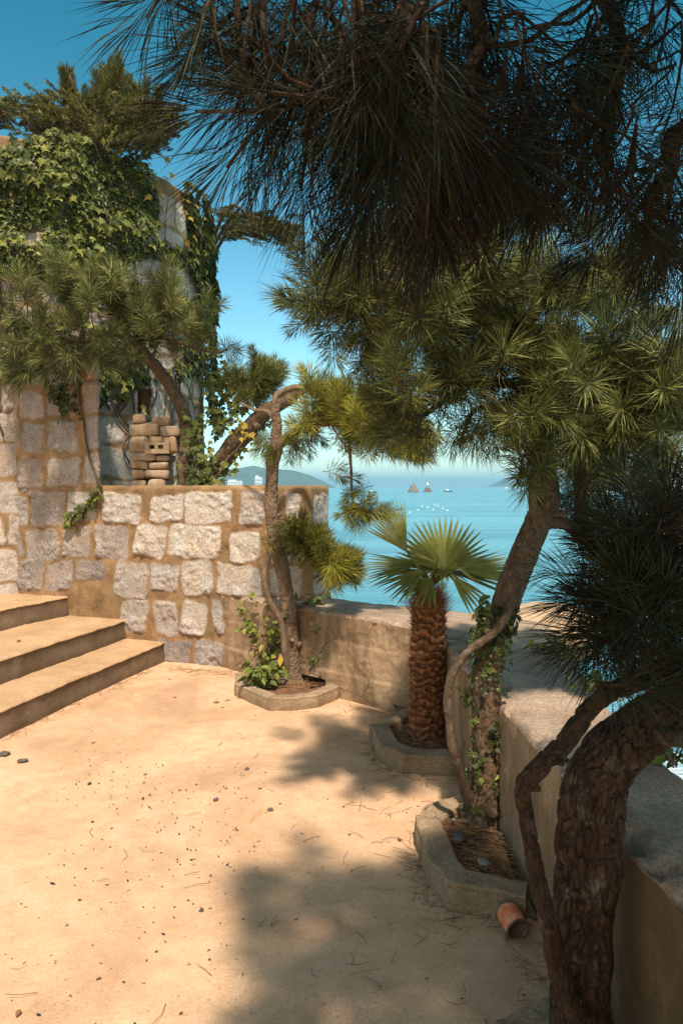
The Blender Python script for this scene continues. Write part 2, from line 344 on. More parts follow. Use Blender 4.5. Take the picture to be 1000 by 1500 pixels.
# ------------------------------------------------------------------ sea, far hills, terrain, patio ground
SEA_Z = -3.0
def build_sea():
    m = M('sea_water'); m.b.inputs['Specular IOR Level'].default_value = 0.5
    w1 = m.noise(0.9, 4, 0.6, 0.3, None, (1, 2.6, 1)); w2 = m.noise(0.12, 5, 0.6, 0.2, None, (1, 3.5, 1))
    nb = m.bump(w1, 0.7, 0.3); m.bump(w2, 0.5, 1.6, nb)
    col = m.mix(m.ramp(m.noise(0.02, 5, 0.6, 0.5, None, (1, 4, 1)), [(0.40, 0.0), (0.60, 1.0)]), (0.035, 0.17, 0.25), (0.08, 0.28, 0.36))
    # white foam only where the swell breaks on the rocks near the shore
    foam = m.math('MULTIPLY', m.attr('foam'), m.ramp(m.noise(1.6, 6, 0.7), [(0.42, 0.0), (0.55, 1.0)]))
    m.out(m.mix(foam, col, (0.75, 0.8, 0.8)), 0.22)
    ys = np.concatenate([np.linspace(-40, 60, 101), np.geomspace(62, 9000, 60)]); xs = np.concatenate([-np.geomspace(9000, 42, 30), np.linspace(-40, 40, 81), np.geomspace(42, 9000, 30)])
    X, Y = np.meshgrid(xs, ys, indexing='ij'); V = np.stack([X, Y, np.full_like(X, SEA_Z)], -1).reshape(-1, 3)
    dist = np.hypot(V[:, 0] - 3.5, V[:, 1] - 9)
    o = mesh_obj('sea', V, [gridf(len(xs), len(ys))[:, ::-1]], m.m, None, {'foam': np.clip(0.9 - dist / 9, 0, .75)})
    tag(o, 'calm turquoise sea reaching to the hazy horizon', kind='structure')
build_sea()

def terrain_h(x, y):
    """shore slope beyond the walls"""
    land = sstep(13.5, 9.0, y + 0.25 * x) * sstep(2.6, 1.3, x - 0.10 * np.maximum(y - 4, 0))
    terr = sstep(-0.2, -0.7, x + 0.05 * y) * sstep(6.0, 6.7, y + 0.36 * x + 0.2)
    return -4.6 + land * 4.3 + terr * land * 1.6
def build_terrain():
    xs = np.linspace(-26, 9, 141); ys = np.linspace(5.0, 22, 90)
    X, Y = np.meshgrid(xs, ys, indexing='ij'); q = np.stack([X, Y, X * 0], -1).reshape(-1, 3)
    h = terrain_h(q[:, 0], q[:, 1]) + 0.25 * fbm(q * 0.8, 4, 3) * sstep(6.6, 8.5, q[:, 1]); q[:, 2] = h
    # keep the slope out of the patio: below the ground sheet inside the walls
    ins = (q[:, 0] < 0.9) & (q[:, 1] + 0.36 * q[:, 0] < 6.2); q[ins, 2] = -0.6
    m = M('shore_earth'); a = m.ramp(m.noise(1.4, 7, 0.65), [(0.3, (0.16, 0.11, 0.06)), (0.55, (0.30, 0.21, 0.13)), (0.7, (0.12, 0.13, 0.05))])
    m.bump(m.noise(6, 8, 0.7), 0.8, 0.08); m.out(a, 0.95)
    tag(mesh_obj('terrain', q, [gridf(141, 90)], m.m), 'earth and rock slope falling from the walls to the sea', kind='structure')
build_terrain()

HILLM = mat_plain('wooded_hillside', (0.05, 0.075, 0.035), 0.95, 0.6, 0.05)
def build_hill(name, prof, d, depth, label, seed):
    """island: ridge profile given as (px, py) at distance d, built as a rounded mound of real depth"""
    prof = np.asarray(prof, float); n, k = 90, 24
    px = np.linspace(prof[0, 0], prof[-1, 0], n); py = np.interp(px, prof[:, 0], prof[:, 1])
    top = np.array([P(a, b, d) for a, b in zip(px, py)]); H = np.maximum(top[:, 2] - SEA_Z, 0.3)
    t = np.linspace(-1, 1, k); V = np.zeros((n, k, 3))
    V[:, :, 0] = top[:, None, 0]; V[:, :, 1] = d + depth * t[None] * (0.35 + 0.65 * np.sqrt(H / H.max()))[:, None]
    V[:, :, 2] = SEA_Z - 1 + (H + 1)[:, None] * (np.cos(t * math.pi / 2) ** 1.3)[None]
    V = V.reshape(-1, 3); V[:, 2] += fbm(V * np.array([0.03, 0.03, 0.03]), 4, seed) * 0.07 * np.repeat(H, k)
    return tag(mesh_obj(name, V, [gridf(n, k)], HILLM), label, kind='structure')
build_hill('hill', [(255, 713), (285, 702), (310, 693), (340, 687), (358, 684), (372, 682), (392, 687), (410, 688), (430, 690), (455, 697), (475, 706), (490, 713)], 1500, 120, 'long hazy blue island hill with a rounded peak', 1)
build_hill('hill', [(715, 713), (735, 704), (752, 699), (775, 698), (810, 700), (860, 696), (900, 703), (940, 713)], 2300, 200, 'low hazy headland far off to the right', 2)

PATIO = 0.0
def wall_line(u): return np.array([-0.26 - 0.94 * u, 6.18 + 0.34 * u])
def build_ground():
    xs = np.linspace(-9, 1.35, 208); ys = np.linspace(-7, 9.6, 333)
    X, Y = np.meshgrid(xs, ys, indexing='ij'); q = np.stack([X, Y, X * 0], -1).reshape(-1, 3)
    q[:, 2] = 0.012 * fbm(q * 1.1, 3, 11) + 0.004 * fbm(q * 7, 3, 12)
    f = gridf(208, 333); c = q[f].mean(1)
    keep = (c[:, 1] + 0.362 * c[:, 0] < 6.40) & ~((c[:, 0] > 0.2) & (c[:, 1] + 1.0 * c[:, 0] > 6.05))
    tag(mesh_obj('ground', q, [f[keep]], GROUND), 'sandy orange concrete patio scattered with chips and needles', kind='structure')
build_ground()

# ------------------------------------------------------------------ masonry
def stone_field(u, z, blocks, seed, gap=0.0, rough=0.019, warp=0.03):
    q = np.stack([u, z, np.zeros_like(u)], 1)
    uw = u + warp * (fbm(q * 6, 3, seed) + .55 * fbm(q * 24, 4, seed + 40)); zw = z + warp * (fbm(q * 6 + 31, 3, seed + 4) + .55 * fbm(q * 24 + 9, 4, seed + 41))
    face = fbm(q * 9, 5, seed + 8, 0.62); rid = 1 - np.abs(fbm(q * 16, 3, seed + 12))
    f1, f2 = worley(q * np.array([24, 24, 1.]), seed + 2)
    disp = 0.009 * fbm(q * 9, 5, seed + 20, .6) + 0.003; mask = np.zeros_like(u); tone = np.full_like(u, 0.5)
    for k, (u0, u1, z0, z1, tn) in enumerate(blocks):
        i = np.where((u > u0 - .05) & (u < u1 + .05) & (z > z0 - .05) & (z < z1 + .05))[0]
        if not len(i): continue
        hu, hz = (u1 - u0) / 2 - gap, (z1 - z0) / 2 - gap; cu, cz = (u0 + u1) / 2, (z0 + z1) / 2
        rs = random.Random(seed * 1000 + k); r = min(hu, hz) * rs.uniform(.1, .5)
        sk = rs.uniform(-0.2, 0.2); sk2 = rs.uniform(-0.11, 0.11)
        x = uw[i] - cu + sk * (zw[i] - cz); y = zw[i] - cz + sk2 * (uw[i] - cu)
        dx, dy = np.abs(x) - hu + r, np.abs(y) - hz + r
        d = np.hypot(np.maximum(dx, 0), np.maximum(dy, 0)) + np.minimum(np.maximum(dx, dy), 0) - r
        m = sstep(0.010, -0.010, d)
        tilt = rs.uniform(-.06, .06) * x + rs.uniform(-.06, .06) * y
        hgt = m * (0.001 + rs.uniform(0, .010)) + sstep(0.003, -0.012, d) * (0.004 + rough * (face[i] * 1.9 + rid[i] * 0.7 - 0.45) + tilt - 0.012 * f1[i])
        b = m > mask[i]; j = i[b]
        disp[j] = np.maximum(disp[j], disp[j] * (1 - m[b]) + hgt[b]); mask[j] = m[b]; tone[j] = tn
    tone = np.clip(tone + 0.22 * fbm(q * 5, 3, seed + 30), 0, 1)
    return disp, mask, tone
def wpx(px): a = (px - 500) / F; return (-0.26 - 6.18 * a) / (0.94 + 0.34 * a)
def wz(px, py): return 1.6 - (py - 711.0) / F * (6.18 + 0.34 * wpx(px))
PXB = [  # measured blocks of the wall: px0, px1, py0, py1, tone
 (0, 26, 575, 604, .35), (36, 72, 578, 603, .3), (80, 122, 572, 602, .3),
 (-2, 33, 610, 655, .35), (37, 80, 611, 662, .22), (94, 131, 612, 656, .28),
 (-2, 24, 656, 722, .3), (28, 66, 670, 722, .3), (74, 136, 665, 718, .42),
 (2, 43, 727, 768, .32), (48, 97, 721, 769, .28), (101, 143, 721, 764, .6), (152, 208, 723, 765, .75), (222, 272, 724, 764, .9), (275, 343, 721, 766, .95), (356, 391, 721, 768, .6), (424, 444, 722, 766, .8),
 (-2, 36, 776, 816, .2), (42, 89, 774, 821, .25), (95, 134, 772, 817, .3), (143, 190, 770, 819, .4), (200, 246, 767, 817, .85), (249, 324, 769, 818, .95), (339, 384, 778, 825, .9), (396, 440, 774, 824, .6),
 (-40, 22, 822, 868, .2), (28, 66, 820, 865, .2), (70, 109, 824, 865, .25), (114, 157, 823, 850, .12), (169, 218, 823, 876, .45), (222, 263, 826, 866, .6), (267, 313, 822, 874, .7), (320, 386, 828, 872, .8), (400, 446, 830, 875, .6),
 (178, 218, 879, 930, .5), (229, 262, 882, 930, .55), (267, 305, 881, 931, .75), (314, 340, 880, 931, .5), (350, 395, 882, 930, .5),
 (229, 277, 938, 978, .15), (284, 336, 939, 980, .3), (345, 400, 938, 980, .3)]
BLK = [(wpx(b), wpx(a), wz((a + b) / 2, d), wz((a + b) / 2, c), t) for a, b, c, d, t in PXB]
for r_, (z0, z1) in enumerate([(2.30, 2.58), (2.62, 2.9), (2.94, 3.2)]):
    u = 1.9 - 0.1 * r_
    while u < 5.2:
        w = random.uniform(.24, .42); BLK.append((u, u + w, z0, z1, random.uniform(.2, .4))); u += w + .045
for r_, (z0, z1) in enumerate([(0.02, .24), (.29, .52), (.56, .85), (.9, 1.18), (1.22, 1.5), (1.55, 1.85), (1.9, 2.25)]):
    u = 3.42 + .07 * r_
    while u < 5.2:
        w = random.uniform(.24, .42); BLK.append((u, u + w, z0, z1, random.uniform(.2, .4))); u += w + .045
for r_, (z0, z1) in enumerate([(0.05, .3), (.34, .62), (.66, .93), (.97, 1.22), (1.27, 1.53)]):   # end face blocks (negative u)
    BLK.append((-.42, -.06 - .1 * (r_ % 2), z0, z1, .6))

def plan_poly(pts, cuts, step):
    """plan polyline with rounded corners -> points, outward normals (right-hand side), arc length"""
    c = []; pts = [np.asarray(p, float) for p in pts]
    for i, p in enumerate(pts):
        if 0 < i < len(pts) - 1 and cuts > 0:
            a = p + nrm(pts[i - 1] - p) * cuts; b = p + nrm(pts[i + 1] - p) * cuts
            for t in np.linspace(0, 1, 7): c.append((1 - t) ** 2 * a + 2 * t * (1 - t) * p + t * t * b)
        else: c.append(p)
    c = np.array(c); s = np.concatenate([[0], np.cumsum(np.linalg.norm(np.diff(c, axis=0), axis=1))])
    n = int(s[-1] / step) + 2; t = np.linspace(0, s[-1], n)
    q = np.stack([np.interp(t, s, c[:, 0]), np.interp(t, s, c[:, 1])], 1)
    T = nrm(np.gradient(q, axis=0)); N = np.stack([T[:, 1], -T[:, 0]], 1)
    return q, N, t
def wall_grid(name, q, N, uoff, t, zs, inset, blocks, seed, parent, label=None, flip=False, cut=None):
    nu, nv = len(q), len(zs); U = np.repeat(t + uoff, nv); Z = np.tile(zs, nu)
    d, m, tn = stone_field(U, Z, blocks, seed)
    d = d - np.tile(inset, nu)
    qq = np.repeat(q, nv, 0) + np.repeat(N, nv, 0) * d[:, None]
    V = np.column_stack([qq, Z]); f = gridf(nu, nv)
    if cut is not None: f = f[~cut(U[f].mean(1), Z[f].mean(1))]
    return mesh_obj(name, V, [f if flip else f[:, ::-1]], MASON, parent, {'stone': m, 'tone': tn})

lw = thing('stone_wall', 'low granite block wall with thick orange mortar beside the steps', 'wall')
E = wall_line(0.0); back = np.array([0.34, 0.94]) * 0.42
q, N, t = plan_poly([E + back, E, wall_line(4.9)], 0.05, 0.0115)
zs = np.concatenate([np.linspace(-0.08, 1.555, 150), 1.56 + 0.04 * np.sin(np.linspace(0, 1, 6) * math.pi / 2)])
ins = np.concatenate([np.zeros(150), 0.04 * (1 - np.cos(np.linspace(0, 1, 6) * math.pi / 2))])
# plan runs end -> corner -> left, so outward is on the left-hand side: flip the normals
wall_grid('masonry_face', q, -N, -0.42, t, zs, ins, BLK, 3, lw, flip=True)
capq = q - (-N) * 0.045
m = MB(); nn = len(capq); outer = np.column_stack([capq, np.full(nn, 1.598)])
bk = np.array([E + back] + [wall_line(x) + back for x in np.linspace(0.02, 4.9, nn - 1)])
rows = np.stack([outer * (1 - k) + np.column_stack([bk, np.full(nn, 1.598)]) * k for k in np.linspace(0, 1, 12)], 1)
rows = rows.reshape(-1, 3); rows[:, 2] += 0.010 * fbm(rows * 5, 3, 4)
m.add(rows, gridf(nn, 12)[:, ::-1]); 
bb = np.column_stack([bk, np.full(nn, 1.598)]); m.add(np.vstack([bb, bb * [1, 1, 0] + [0, 0, 0.9]]), np.stack([np.arange(nn - 1), np.arange(1, nn), np.arange(1, nn) + nn, np.arange(nn - 1) + nn], 1))
m.build('mortar_top', CONC, lw)

# the taller part of the wall on the left, under the pine, running back to the tower
hw = thing('stone_wall', 'tall shaded granite wall rising above the steps on the left', 'wall')
uc = wpx(146); K = wall_line(uc)
q, N, t = plan_poly([K + np.array([-0.36, 1.0]) * 0.95, K, wall_line(5.0)], 0.04, 0.012)
zs = np.concatenate([np.linspace(1.50, 2.85, 118), 2.85 + 0.08 * np.sin(np.linspace(0, 1, 6) * math.pi / 2)])
ins = np.concatenate([np.zeros(118), 0.08 * (1 - np.cos(np.linspace(0, 1, 6) * math.pi / 2))]) - 0.002
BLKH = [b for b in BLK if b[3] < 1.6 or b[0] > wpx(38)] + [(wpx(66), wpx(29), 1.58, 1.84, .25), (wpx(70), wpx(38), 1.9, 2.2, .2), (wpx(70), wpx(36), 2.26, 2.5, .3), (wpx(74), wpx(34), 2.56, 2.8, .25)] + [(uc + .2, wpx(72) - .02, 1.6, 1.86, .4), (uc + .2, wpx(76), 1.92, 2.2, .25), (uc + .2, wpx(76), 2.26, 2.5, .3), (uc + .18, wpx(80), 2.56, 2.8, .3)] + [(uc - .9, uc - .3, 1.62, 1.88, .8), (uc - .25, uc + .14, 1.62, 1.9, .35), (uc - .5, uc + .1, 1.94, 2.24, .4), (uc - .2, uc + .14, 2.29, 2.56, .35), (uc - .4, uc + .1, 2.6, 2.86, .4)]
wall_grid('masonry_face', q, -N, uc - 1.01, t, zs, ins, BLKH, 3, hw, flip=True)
ctr = np.array([K[0] - 1.5, K[1] + 1.6])
m = MB(); nn = len(q); o1 = np.column_stack([q + N * 0.08, np.full(nn, 2.928)]); mid = o1 * .0 + np.array([*ctr, 3.1])
rows = np.stack([o1 * (1 - k) + mid * k for k in np.linspace(0, 1, 14)], 1).reshape(-1, 3); rows[:, 2] += 0.02 * fbm(rows * 4, 3, 4)
m.add(rows, gridf(nn, 14)[:, ::-1]); m.build('earth_top', SOIL, hw)

# ------------------------------------------------------------------ round tower
TC = np.array([-3.69, 9.12]); TR = 1.96; TH = 4.95
tw = thing('stone_tower', 'round ivy covered tower of pale weathered stone blocks', 'tower')
BT = []
zz = 0.0; rr_ = random.Random(5)
while zz < TH - .2:
    hgt = rr_.uniform(.26, .36); hgt = min(hgt, TH - .03 - zz); u = -7 + rr_.uniform(0, .3)
    while u < 7:
        w = rr_.uniform(.28, .52); BT.append((u, u + w, zz, zz + hgt, rr_.uniform(.35, .95))); u += w + .04
    zz += hgt + .04
th0 = math.atan2(-TC[1], -TC[0])            # towards the camera
nu = 460; th = th0 + np.linspace(-1.75, 1.75, nu); zs = np.concatenate([np.linspace(0.3, TH - .05, 290), TH - .05 + .05 * np.sin(np.linspace(0.2, 1, 5) * math.pi / 2)])
nv = len(zs); U = np.repeat((th - th0) * TR, nv); Z = np.tile(zs, nu)
d, mk, tn = stone_field(U, Z, BT, 9, rough=0.014)
rim = np.tile(np.concatenate([np.zeros(290), .05 * (1 - np.cos(np.linspace(.2, 1, 5) * math.pi / 2))]), nu)
rad = TR + d - rim; A = np.repeat(th, nv)
V = np.column_stack([TC[0] + np.cos(A) * rad, TC[1] + np.sin(A) * rad, Z + np.where(Z > TH - .4, .05 * fbm(np.stack([U, U * 0, U * 0], 1) * 2.3, 3, 8), 0)])
f = gridf(nu, nv); px, py = proj(V[f].mean(1))
WIN = (px > 202) & (px < 219) & (py > 571) & (py < 606)
fc = V[f[WIN]].reshape(-1, 3)
mesh_obj('masonry_face', V, [f[~WIN]], MASON, tw, {'stone': mk, 'tone': tn})
if len(fc):                                   # slot window: a real recess into the wall
    w0 = np.array([P(202, 606, 8.2), P(219, 606, 8.2), P(219, 571, 8.2), P(202, 571, 8.2)])
    dirn = nrm(np.array([TC[0], TC[1], 0]) - np.array([w0[:, 0].mean(), w0[:, 1].mean(), 0]))
    cen = fc.mean(0); ext = w0 - w0.mean(0) + cen; k = MB()
    V8 = np.vstack([ext - dirn * .02, ext + dirn * .55]); k.add(V8, np.array([[0, 1, 5, 4], [1, 2, 6, 5], [2, 3, 7, 6], [3, 0, 4, 7], [4, 5, 6, 7]]))
    k.build('slot_window', CONC, tw, smooth=False)
a = np.linspace(0, 2 * math.pi, 97)[:-1]; m = MB()
ring = [np.column_stack([TC[0] + np.cos(a) * (TR - .045) * k, TC[1] + np.sin(a) * (TR - .045) * k, np.full(96, TH - .004 - .06 * (1 - k))]) for k in np.linspace(1, .02, 10)]
m.add(np.stack(ring, 1).reshape(-1, 3), gridf(96, 10, True)); m.build('earth_top', SOIL, tw)
ab = th0 + np.linspace(1.75, 2 * math.pi - 1.75, 60); m = MB()
m.add(np.stack([np.column_stack([TC[0] + np.cos(ab) * TR, TC[1] + np.sin(ab) * TR, np.full(60, z)]) for z in np.linspace(-.5, TH, 20)], 1).reshape(-1, 3), gridf(60, 20)); m.build('plaster_back', CONC, tw)

# ------------------------------------------------------------------ stairs
def sweep(name, path, prof, mat, parent=None, noise=0.006, seed=0, step=0.02, closed=False, cuts=0.03, wear=0.0, nfreq=9.0):
    """profile (outward offset, z) swept along a plan path; outward = right-hand side of travel"""
    q, N, t = plan_poly(path, cuts, step); nu, nv = len(q), len(prof); prof = np.asarray(prof, float)
    V = np.zeros((nu, nv, 3)); V[:, :, :2] = q[:, None] + N[:, None] * prof[None, :, 0:1]; V[:, :, 2] = prof[None, :, 1]
    V = V.reshape(-1, 3); q3 = V * nfreq + seed * 3.3
    V[:, 0] += noise * fbm(q3, 4, seed); V[:, 1] += noise * fbm(q3 + 9, 4, seed + 1); V[:, 2] += noise * 1.2 * fbm(q3 + 21, 4, seed + 2)
    if wear: V[:, 2] -= wear * np.clip(fbm(V * 3.1 + seed, 3, seed + 5), 0, 1)
    return mesh_obj(name, V, [gridf(nu, nv)], mat, parent)
st = thing('staircase', 'dusty concrete steps climbing left along the granite wall', 'staircase')
EDGES = [[(230, 945), (120, 990), (0, 1041)], [(176, 910), (90, 937), (0, 966)], [(121, 870), (60, 881), (0, 893)], [(24, 822), (12, 824), (0, 827)]]
for k, e in enumerate(EDGES):
    zt = 0.18 * (k + 1); pts = [G(px, py, zt)[:2] for px, py in e]
    d0 = nrm(pts[0] - pts[1]); pts = [pts[0] + d0 * 0.35] + pts + [pts[-1] + nrm(pts[-1] - pts[-2]) * 3.5]
    stp = bpy.data.objects.new('step', None); C.objects.link(stp); stp.parent = st
    path = pts                         # travelling towards the camera: outward (right-hand side) would be -x, so use negative offsets
    nose = [(-.022 * (1 - math.cos(x)), zt - .022 + .022 * math.sin(x)) for x in np.linspace(0, math.pi / 2, 6)]
    riser = [(0.006 * math.sin(3 * x) + 0, z) for x, z in zip(np.linspace(0, 2, 12), np.linspace(zt - 0.21, zt - .022, 12))]
    q_, N_, _ = plan_poly(path, .03, .02)
    s = -1.0 if N_[0][0] < 0 else 1.0
    pr = lambda L: [(s * x, z) for x, z in L]
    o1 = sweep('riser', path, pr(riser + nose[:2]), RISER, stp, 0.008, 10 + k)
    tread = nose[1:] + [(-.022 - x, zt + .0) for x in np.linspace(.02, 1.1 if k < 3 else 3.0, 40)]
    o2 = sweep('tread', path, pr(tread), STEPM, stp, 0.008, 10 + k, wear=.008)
    for o in (o1, o2):
        if s > 0: o.data.flip_normals()

# ------------------------------------------------------------------ parapet wall
pw = thing('parapet_wall', 'low sun bleached concrete parapet bending around the patio edge', 'parapet')
PH = 0.645
PP = np.array([(-1.25, 6.66), (-0.94, 6.37), (0.36, 5.18), (0.60, 4.93), (0.625, 4.3), (0.687, 3.38), (0.765, 2.0), (0.79, 1.6), (0.97, -1.6)])
q, N, t = plan_poly(PP, 0.06, 0.013); N = N * (1 if N[len(N) // 2][0] < 0 else -1)
tc = t[np.argmin(np.hypot(q[:, 0] - .60, q[:, 1] - 4.93))]
def pu(px, py): 
    i = np.argmin(np.abs(proj(np.column_stack([q, np.full(len(q), .3)]))[0] - px) + (t > tc) * 1e6); return t[i]
BLC = []
for r_, (z0, z1) in enumerate([(-.05, .185), (.195, .41), (.42, .64)]):
    u = -.3 + .22 * (r_ % 2)
    while u < tc: BLC.append((u, u + .47, z0, z1, .5)); u += .48
zs = np.linspace(-.08, PH - .03, 56); nv = len(zs); nu = len(q)
U = np.repeat(t, nv); Z = np.tile(zs, nu); Q = np.stack([U, Z, U * 0], 1)
d, mk, tn = stone_field(U, Z, BLC, 15, gap=.002, rough=0.0, warp=.006)
back_part = sstep(tc + .1, tc - .1, U)
crs = np.where(Z < .19, .018, np.where(Z < .415, .008, 0.0))
crack = np.abs(fbm(Q * np.array([1.6, 2.6, 1]), 3, 44)) ; crack = sstep(.02, .0, crack) * sstep(.0, .3, fbm(Q * 1.1 + 5, 2, 45) + .1)
disp = back_part * (np.minimum(d, .02) * .9 + crs) + .014 * fbm(Q * 3, 4, 16) + .007 * fbm(Q * 18, 4, 17, .6) - (1 - back_part) * .006 * crack
V = np.column_stack([np.repeat(q, nv, 0) + np.repeat(N, nv, 0) * disp[:, None], Z])
f = gridf(nu, nv); pxx, pyy = proj(V[f].mean(1)); ucen, zcen = U[f].mean(1), Z[f].mean(1)
HOLE = (pxx > 436) & (pxx < 477) & (zcen < .125) & (ucen < tc)
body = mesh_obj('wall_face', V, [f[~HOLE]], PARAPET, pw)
hp = np.unique(f[HOLE]); hu = np.array([U[hp].min(), U[hp].max()])
h0, h1 = [np.array([np.interp(x, t, q[:, 0]), np.interp(x, t, q[:, 1])]) for x in hu]; nb = N[np.argmin(np.abs(t - hu.mean()))]
k = MB(); lo, hi = -.08, Z[hp].max(); c8 = [(h0, lo), (h1, lo), (h1, hi), (h0, hi)]
k.add(np.array([[*(p + nb * .03), z] for p, z in c8] + [[*(p - nb * .3), z] for p, z in c8]), np.array([[0, 1, 5, 4], [1, 2, 6, 5], [2, 3, 7, 6], [3, 0, 4, 7], [4, 5, 6, 7]]))
k.build('drain_opening', CONC, pw, smooth=False)
# coping: rounded front edge, worn flat top, ragged outer edge, outer face
OUT = np.array([(-.9, 6.95), (-.62, 6.58), (.95, 5.52), (1.42, 5.15), (1.30, 4.1), (1.15, 3.4), (1.10, 2.4), (1.14, 1.6), (1.35, -1.6)])
oq, _, ot = plan_poly(OUT, .12, .013); ns = np.array([np.interp(x, [0, t[np.argmin(np.hypot(*(q - [.36, 5.18]).T))], tc, t[-1]], [0, ot[np.argmin(np.hypot(*(oq - [.95, 5.52]).T))] - .2, ot[np.argmin(np.hypot(*(oq - [1.42, 5.15]).T))], ot[-1]]) for x in t])
O2 = np.stack([np.interp(ns, ot, oq[:, 0]), np.interp(ns, ot, oq[:, 1])], 1)
dtop = disp.reshape(nu, nv)[:, -1]; rows = []
for x in np.linspace(0, math.pi / 2, 6): rows.append(np.column_stack([q + N * (dtop - .03 * (1 - math.cos(x)))[:, None], np.full(nu, PH - .03 + .03 * math.sin(x))]))
b0 = rows[-1]
for k_ in np.linspace(.05, 1, 30): rows.append(np.column_stack([b0[:, :2] * (1 - k_) + O2 * k_, np.full(nu, PH)]))
rows.append(np.column_stack([O2 - N * .02, np.full(nu, PH - .05)])); rows.append(np.column_stack([O2 - N * .02, np.full(nu, -.4)])); rows.append(np.column_stack([O2 - N * .1, np.full(nu, -3.4)]))
V = np.stack(rows, 1); nv2 = V.shape[1]; V = V.reshape(-1, 3)
chip = np.clip(fbm(V * 7.5, 4, 24) - .08, 0, .5) * .17 * np.tile(np.concatenate([[0, .3, .8, 1, 1, 1], np.linspace(1, 0, 5), np.zeros(28)]), nu)
V[:, 2] += -chip + (.012 * fbm(V * 2.2, 4, 21) + .008 * fbm(V * 12, 4, 22, .6)) * np.tile(np.concatenate([np.linspace(0, 1, 6), np.ones(30), [1, 0, 0]]), nu)
V[:, :2] += (.02 * fbm(V * 4, 3, 23))[:, None] * np.tile(np.concatenate([np.zeros(30), np.linspace(0, 1, 6), [1, 1, 1]]), nu)[:, None] * np.repeat(N, nv2, 0)
mesh_obj('coping', V, [gridf(nu, nv2)], COPING, pw)

# ------------------------------------------------------------------ planters
def planter(label, outer, width, soil_pts, zt, seed, moss=False):
    p = thing('planter', label, 'planter')
    w = width; r = .014
    pr = [(0, -.05)] + [(0.004 * math.sin(z * 40), z) for z in np.linspace(.0, zt - r, 7)] + [(-r * (1 - math.cos(x)), zt - r + r * math.sin(x)) for x in np.linspace(0.2, math.pi / 2, 5)]
    pr += [(-x, zt) for x in np.linspace(r * 1.6, w - r, 8)] + [(-w + r - r * math.sin(x), zt - r + r * math.cos(x)) for x in np.linspace(.3, math.pi / 2, 4)] + [(-w, zt - .12)]
    o = sweep('kerb', outer, pr, KERB, p, .009, seed, step=.012, cuts=.012, nfreq=11)
    sp = np.asarray(soil_pts, float); c = sp.mean(0); m = MB(); n = len(sp); per = []
    pl, _, _ = plan_poly(list(sp) + [sp[0]], 0, .02)
    V = np.stack([np.column_stack([pl * k + c * (1 - k), np.full(len(pl), zt - .045 + .015 * (1 - k))]) for k in np.linspace(1, 0.02, 16)], 1).reshape(-1, 3)
    V[:, 2] += .012 * fbm(V * 14, 4, seed); m.add(V, gridf(len(pl), 16)[:, ::-1]); m.build('soil', SOIL, p)
    return p
g2 = lambda px, py, z: G(px, py, z)[:2]
Z1 = .10
PL1 = [g2(346, 985, Z1), g2(344, 1001, Z1), g2(394, 1022, Z1), g2(425, 1022, Z1), g2(466, 1018, Z1), g2(497, 1004, Z1), g2(498, 992, Z1)]
planter('small kerbed planter at the foot of the slender pale pine', PL1, .10, [g2(352, 985, Z1), g2(358, 998, Z1), g2(400, 1010, Z1), g2(460, 1006, Z1), g2(482, 994, Z1), (0.02, 5.65), (-.3, 5.9), (-.8, 6.3)], Z1, 31)
Z2 = .11
PL2 = [g2(590, 1036, Z2), g2(541, 1060, Z2), g2(556, 1090, Z2), g2(588, 1106, Z2), g2(668, 1108, Z2)]
planter('kerbed planter of reddish soil around the fan palm', PL2, .12, [g2(588, 1046, Z2), g2(568, 1060, Z2), g2(580, 1080, Z2), g2(600, 1092, Z2), g2(668, 1092, Z2), (.63, 4.9), (.36, 5.17)], Z2, 32)
Z3 = .11
PL3 = [g2(696, 1160, Z3), g2(640, 1172, Z3), g2(606, 1194, Z3), g2(630, 1262, Z3), g2(655, 1292, Z3), g2(768, 1312, Z3)]
planter('grey kerbed planter littered with needles beside the tin can', PL3, .115, [g2(694, 1168, Z3), g2(650, 1180, Z3), g2(628, 1200, Z3), g2(648, 1250, Z3), g2(680, 1275, Z3), g2(755, 1290, Z3), (.69, 3.0), (.66, 3.7)], Z3, 33)
Z4 = .10
PL4 = [(.72, 2.18), g2(796, 1462, Z4), g2(720, 1494, Z4), g2(700, 1560, Z4), (.36, 1.45), (.8, 1.3)]
planter('mossy planter kerb at the base of the large dark pine', PL4, .12, [(.73, 2.12), (.56, 2.05), (.47, 1.9), (.45, 1.55), (.76, 1.45)], Z4, 34)

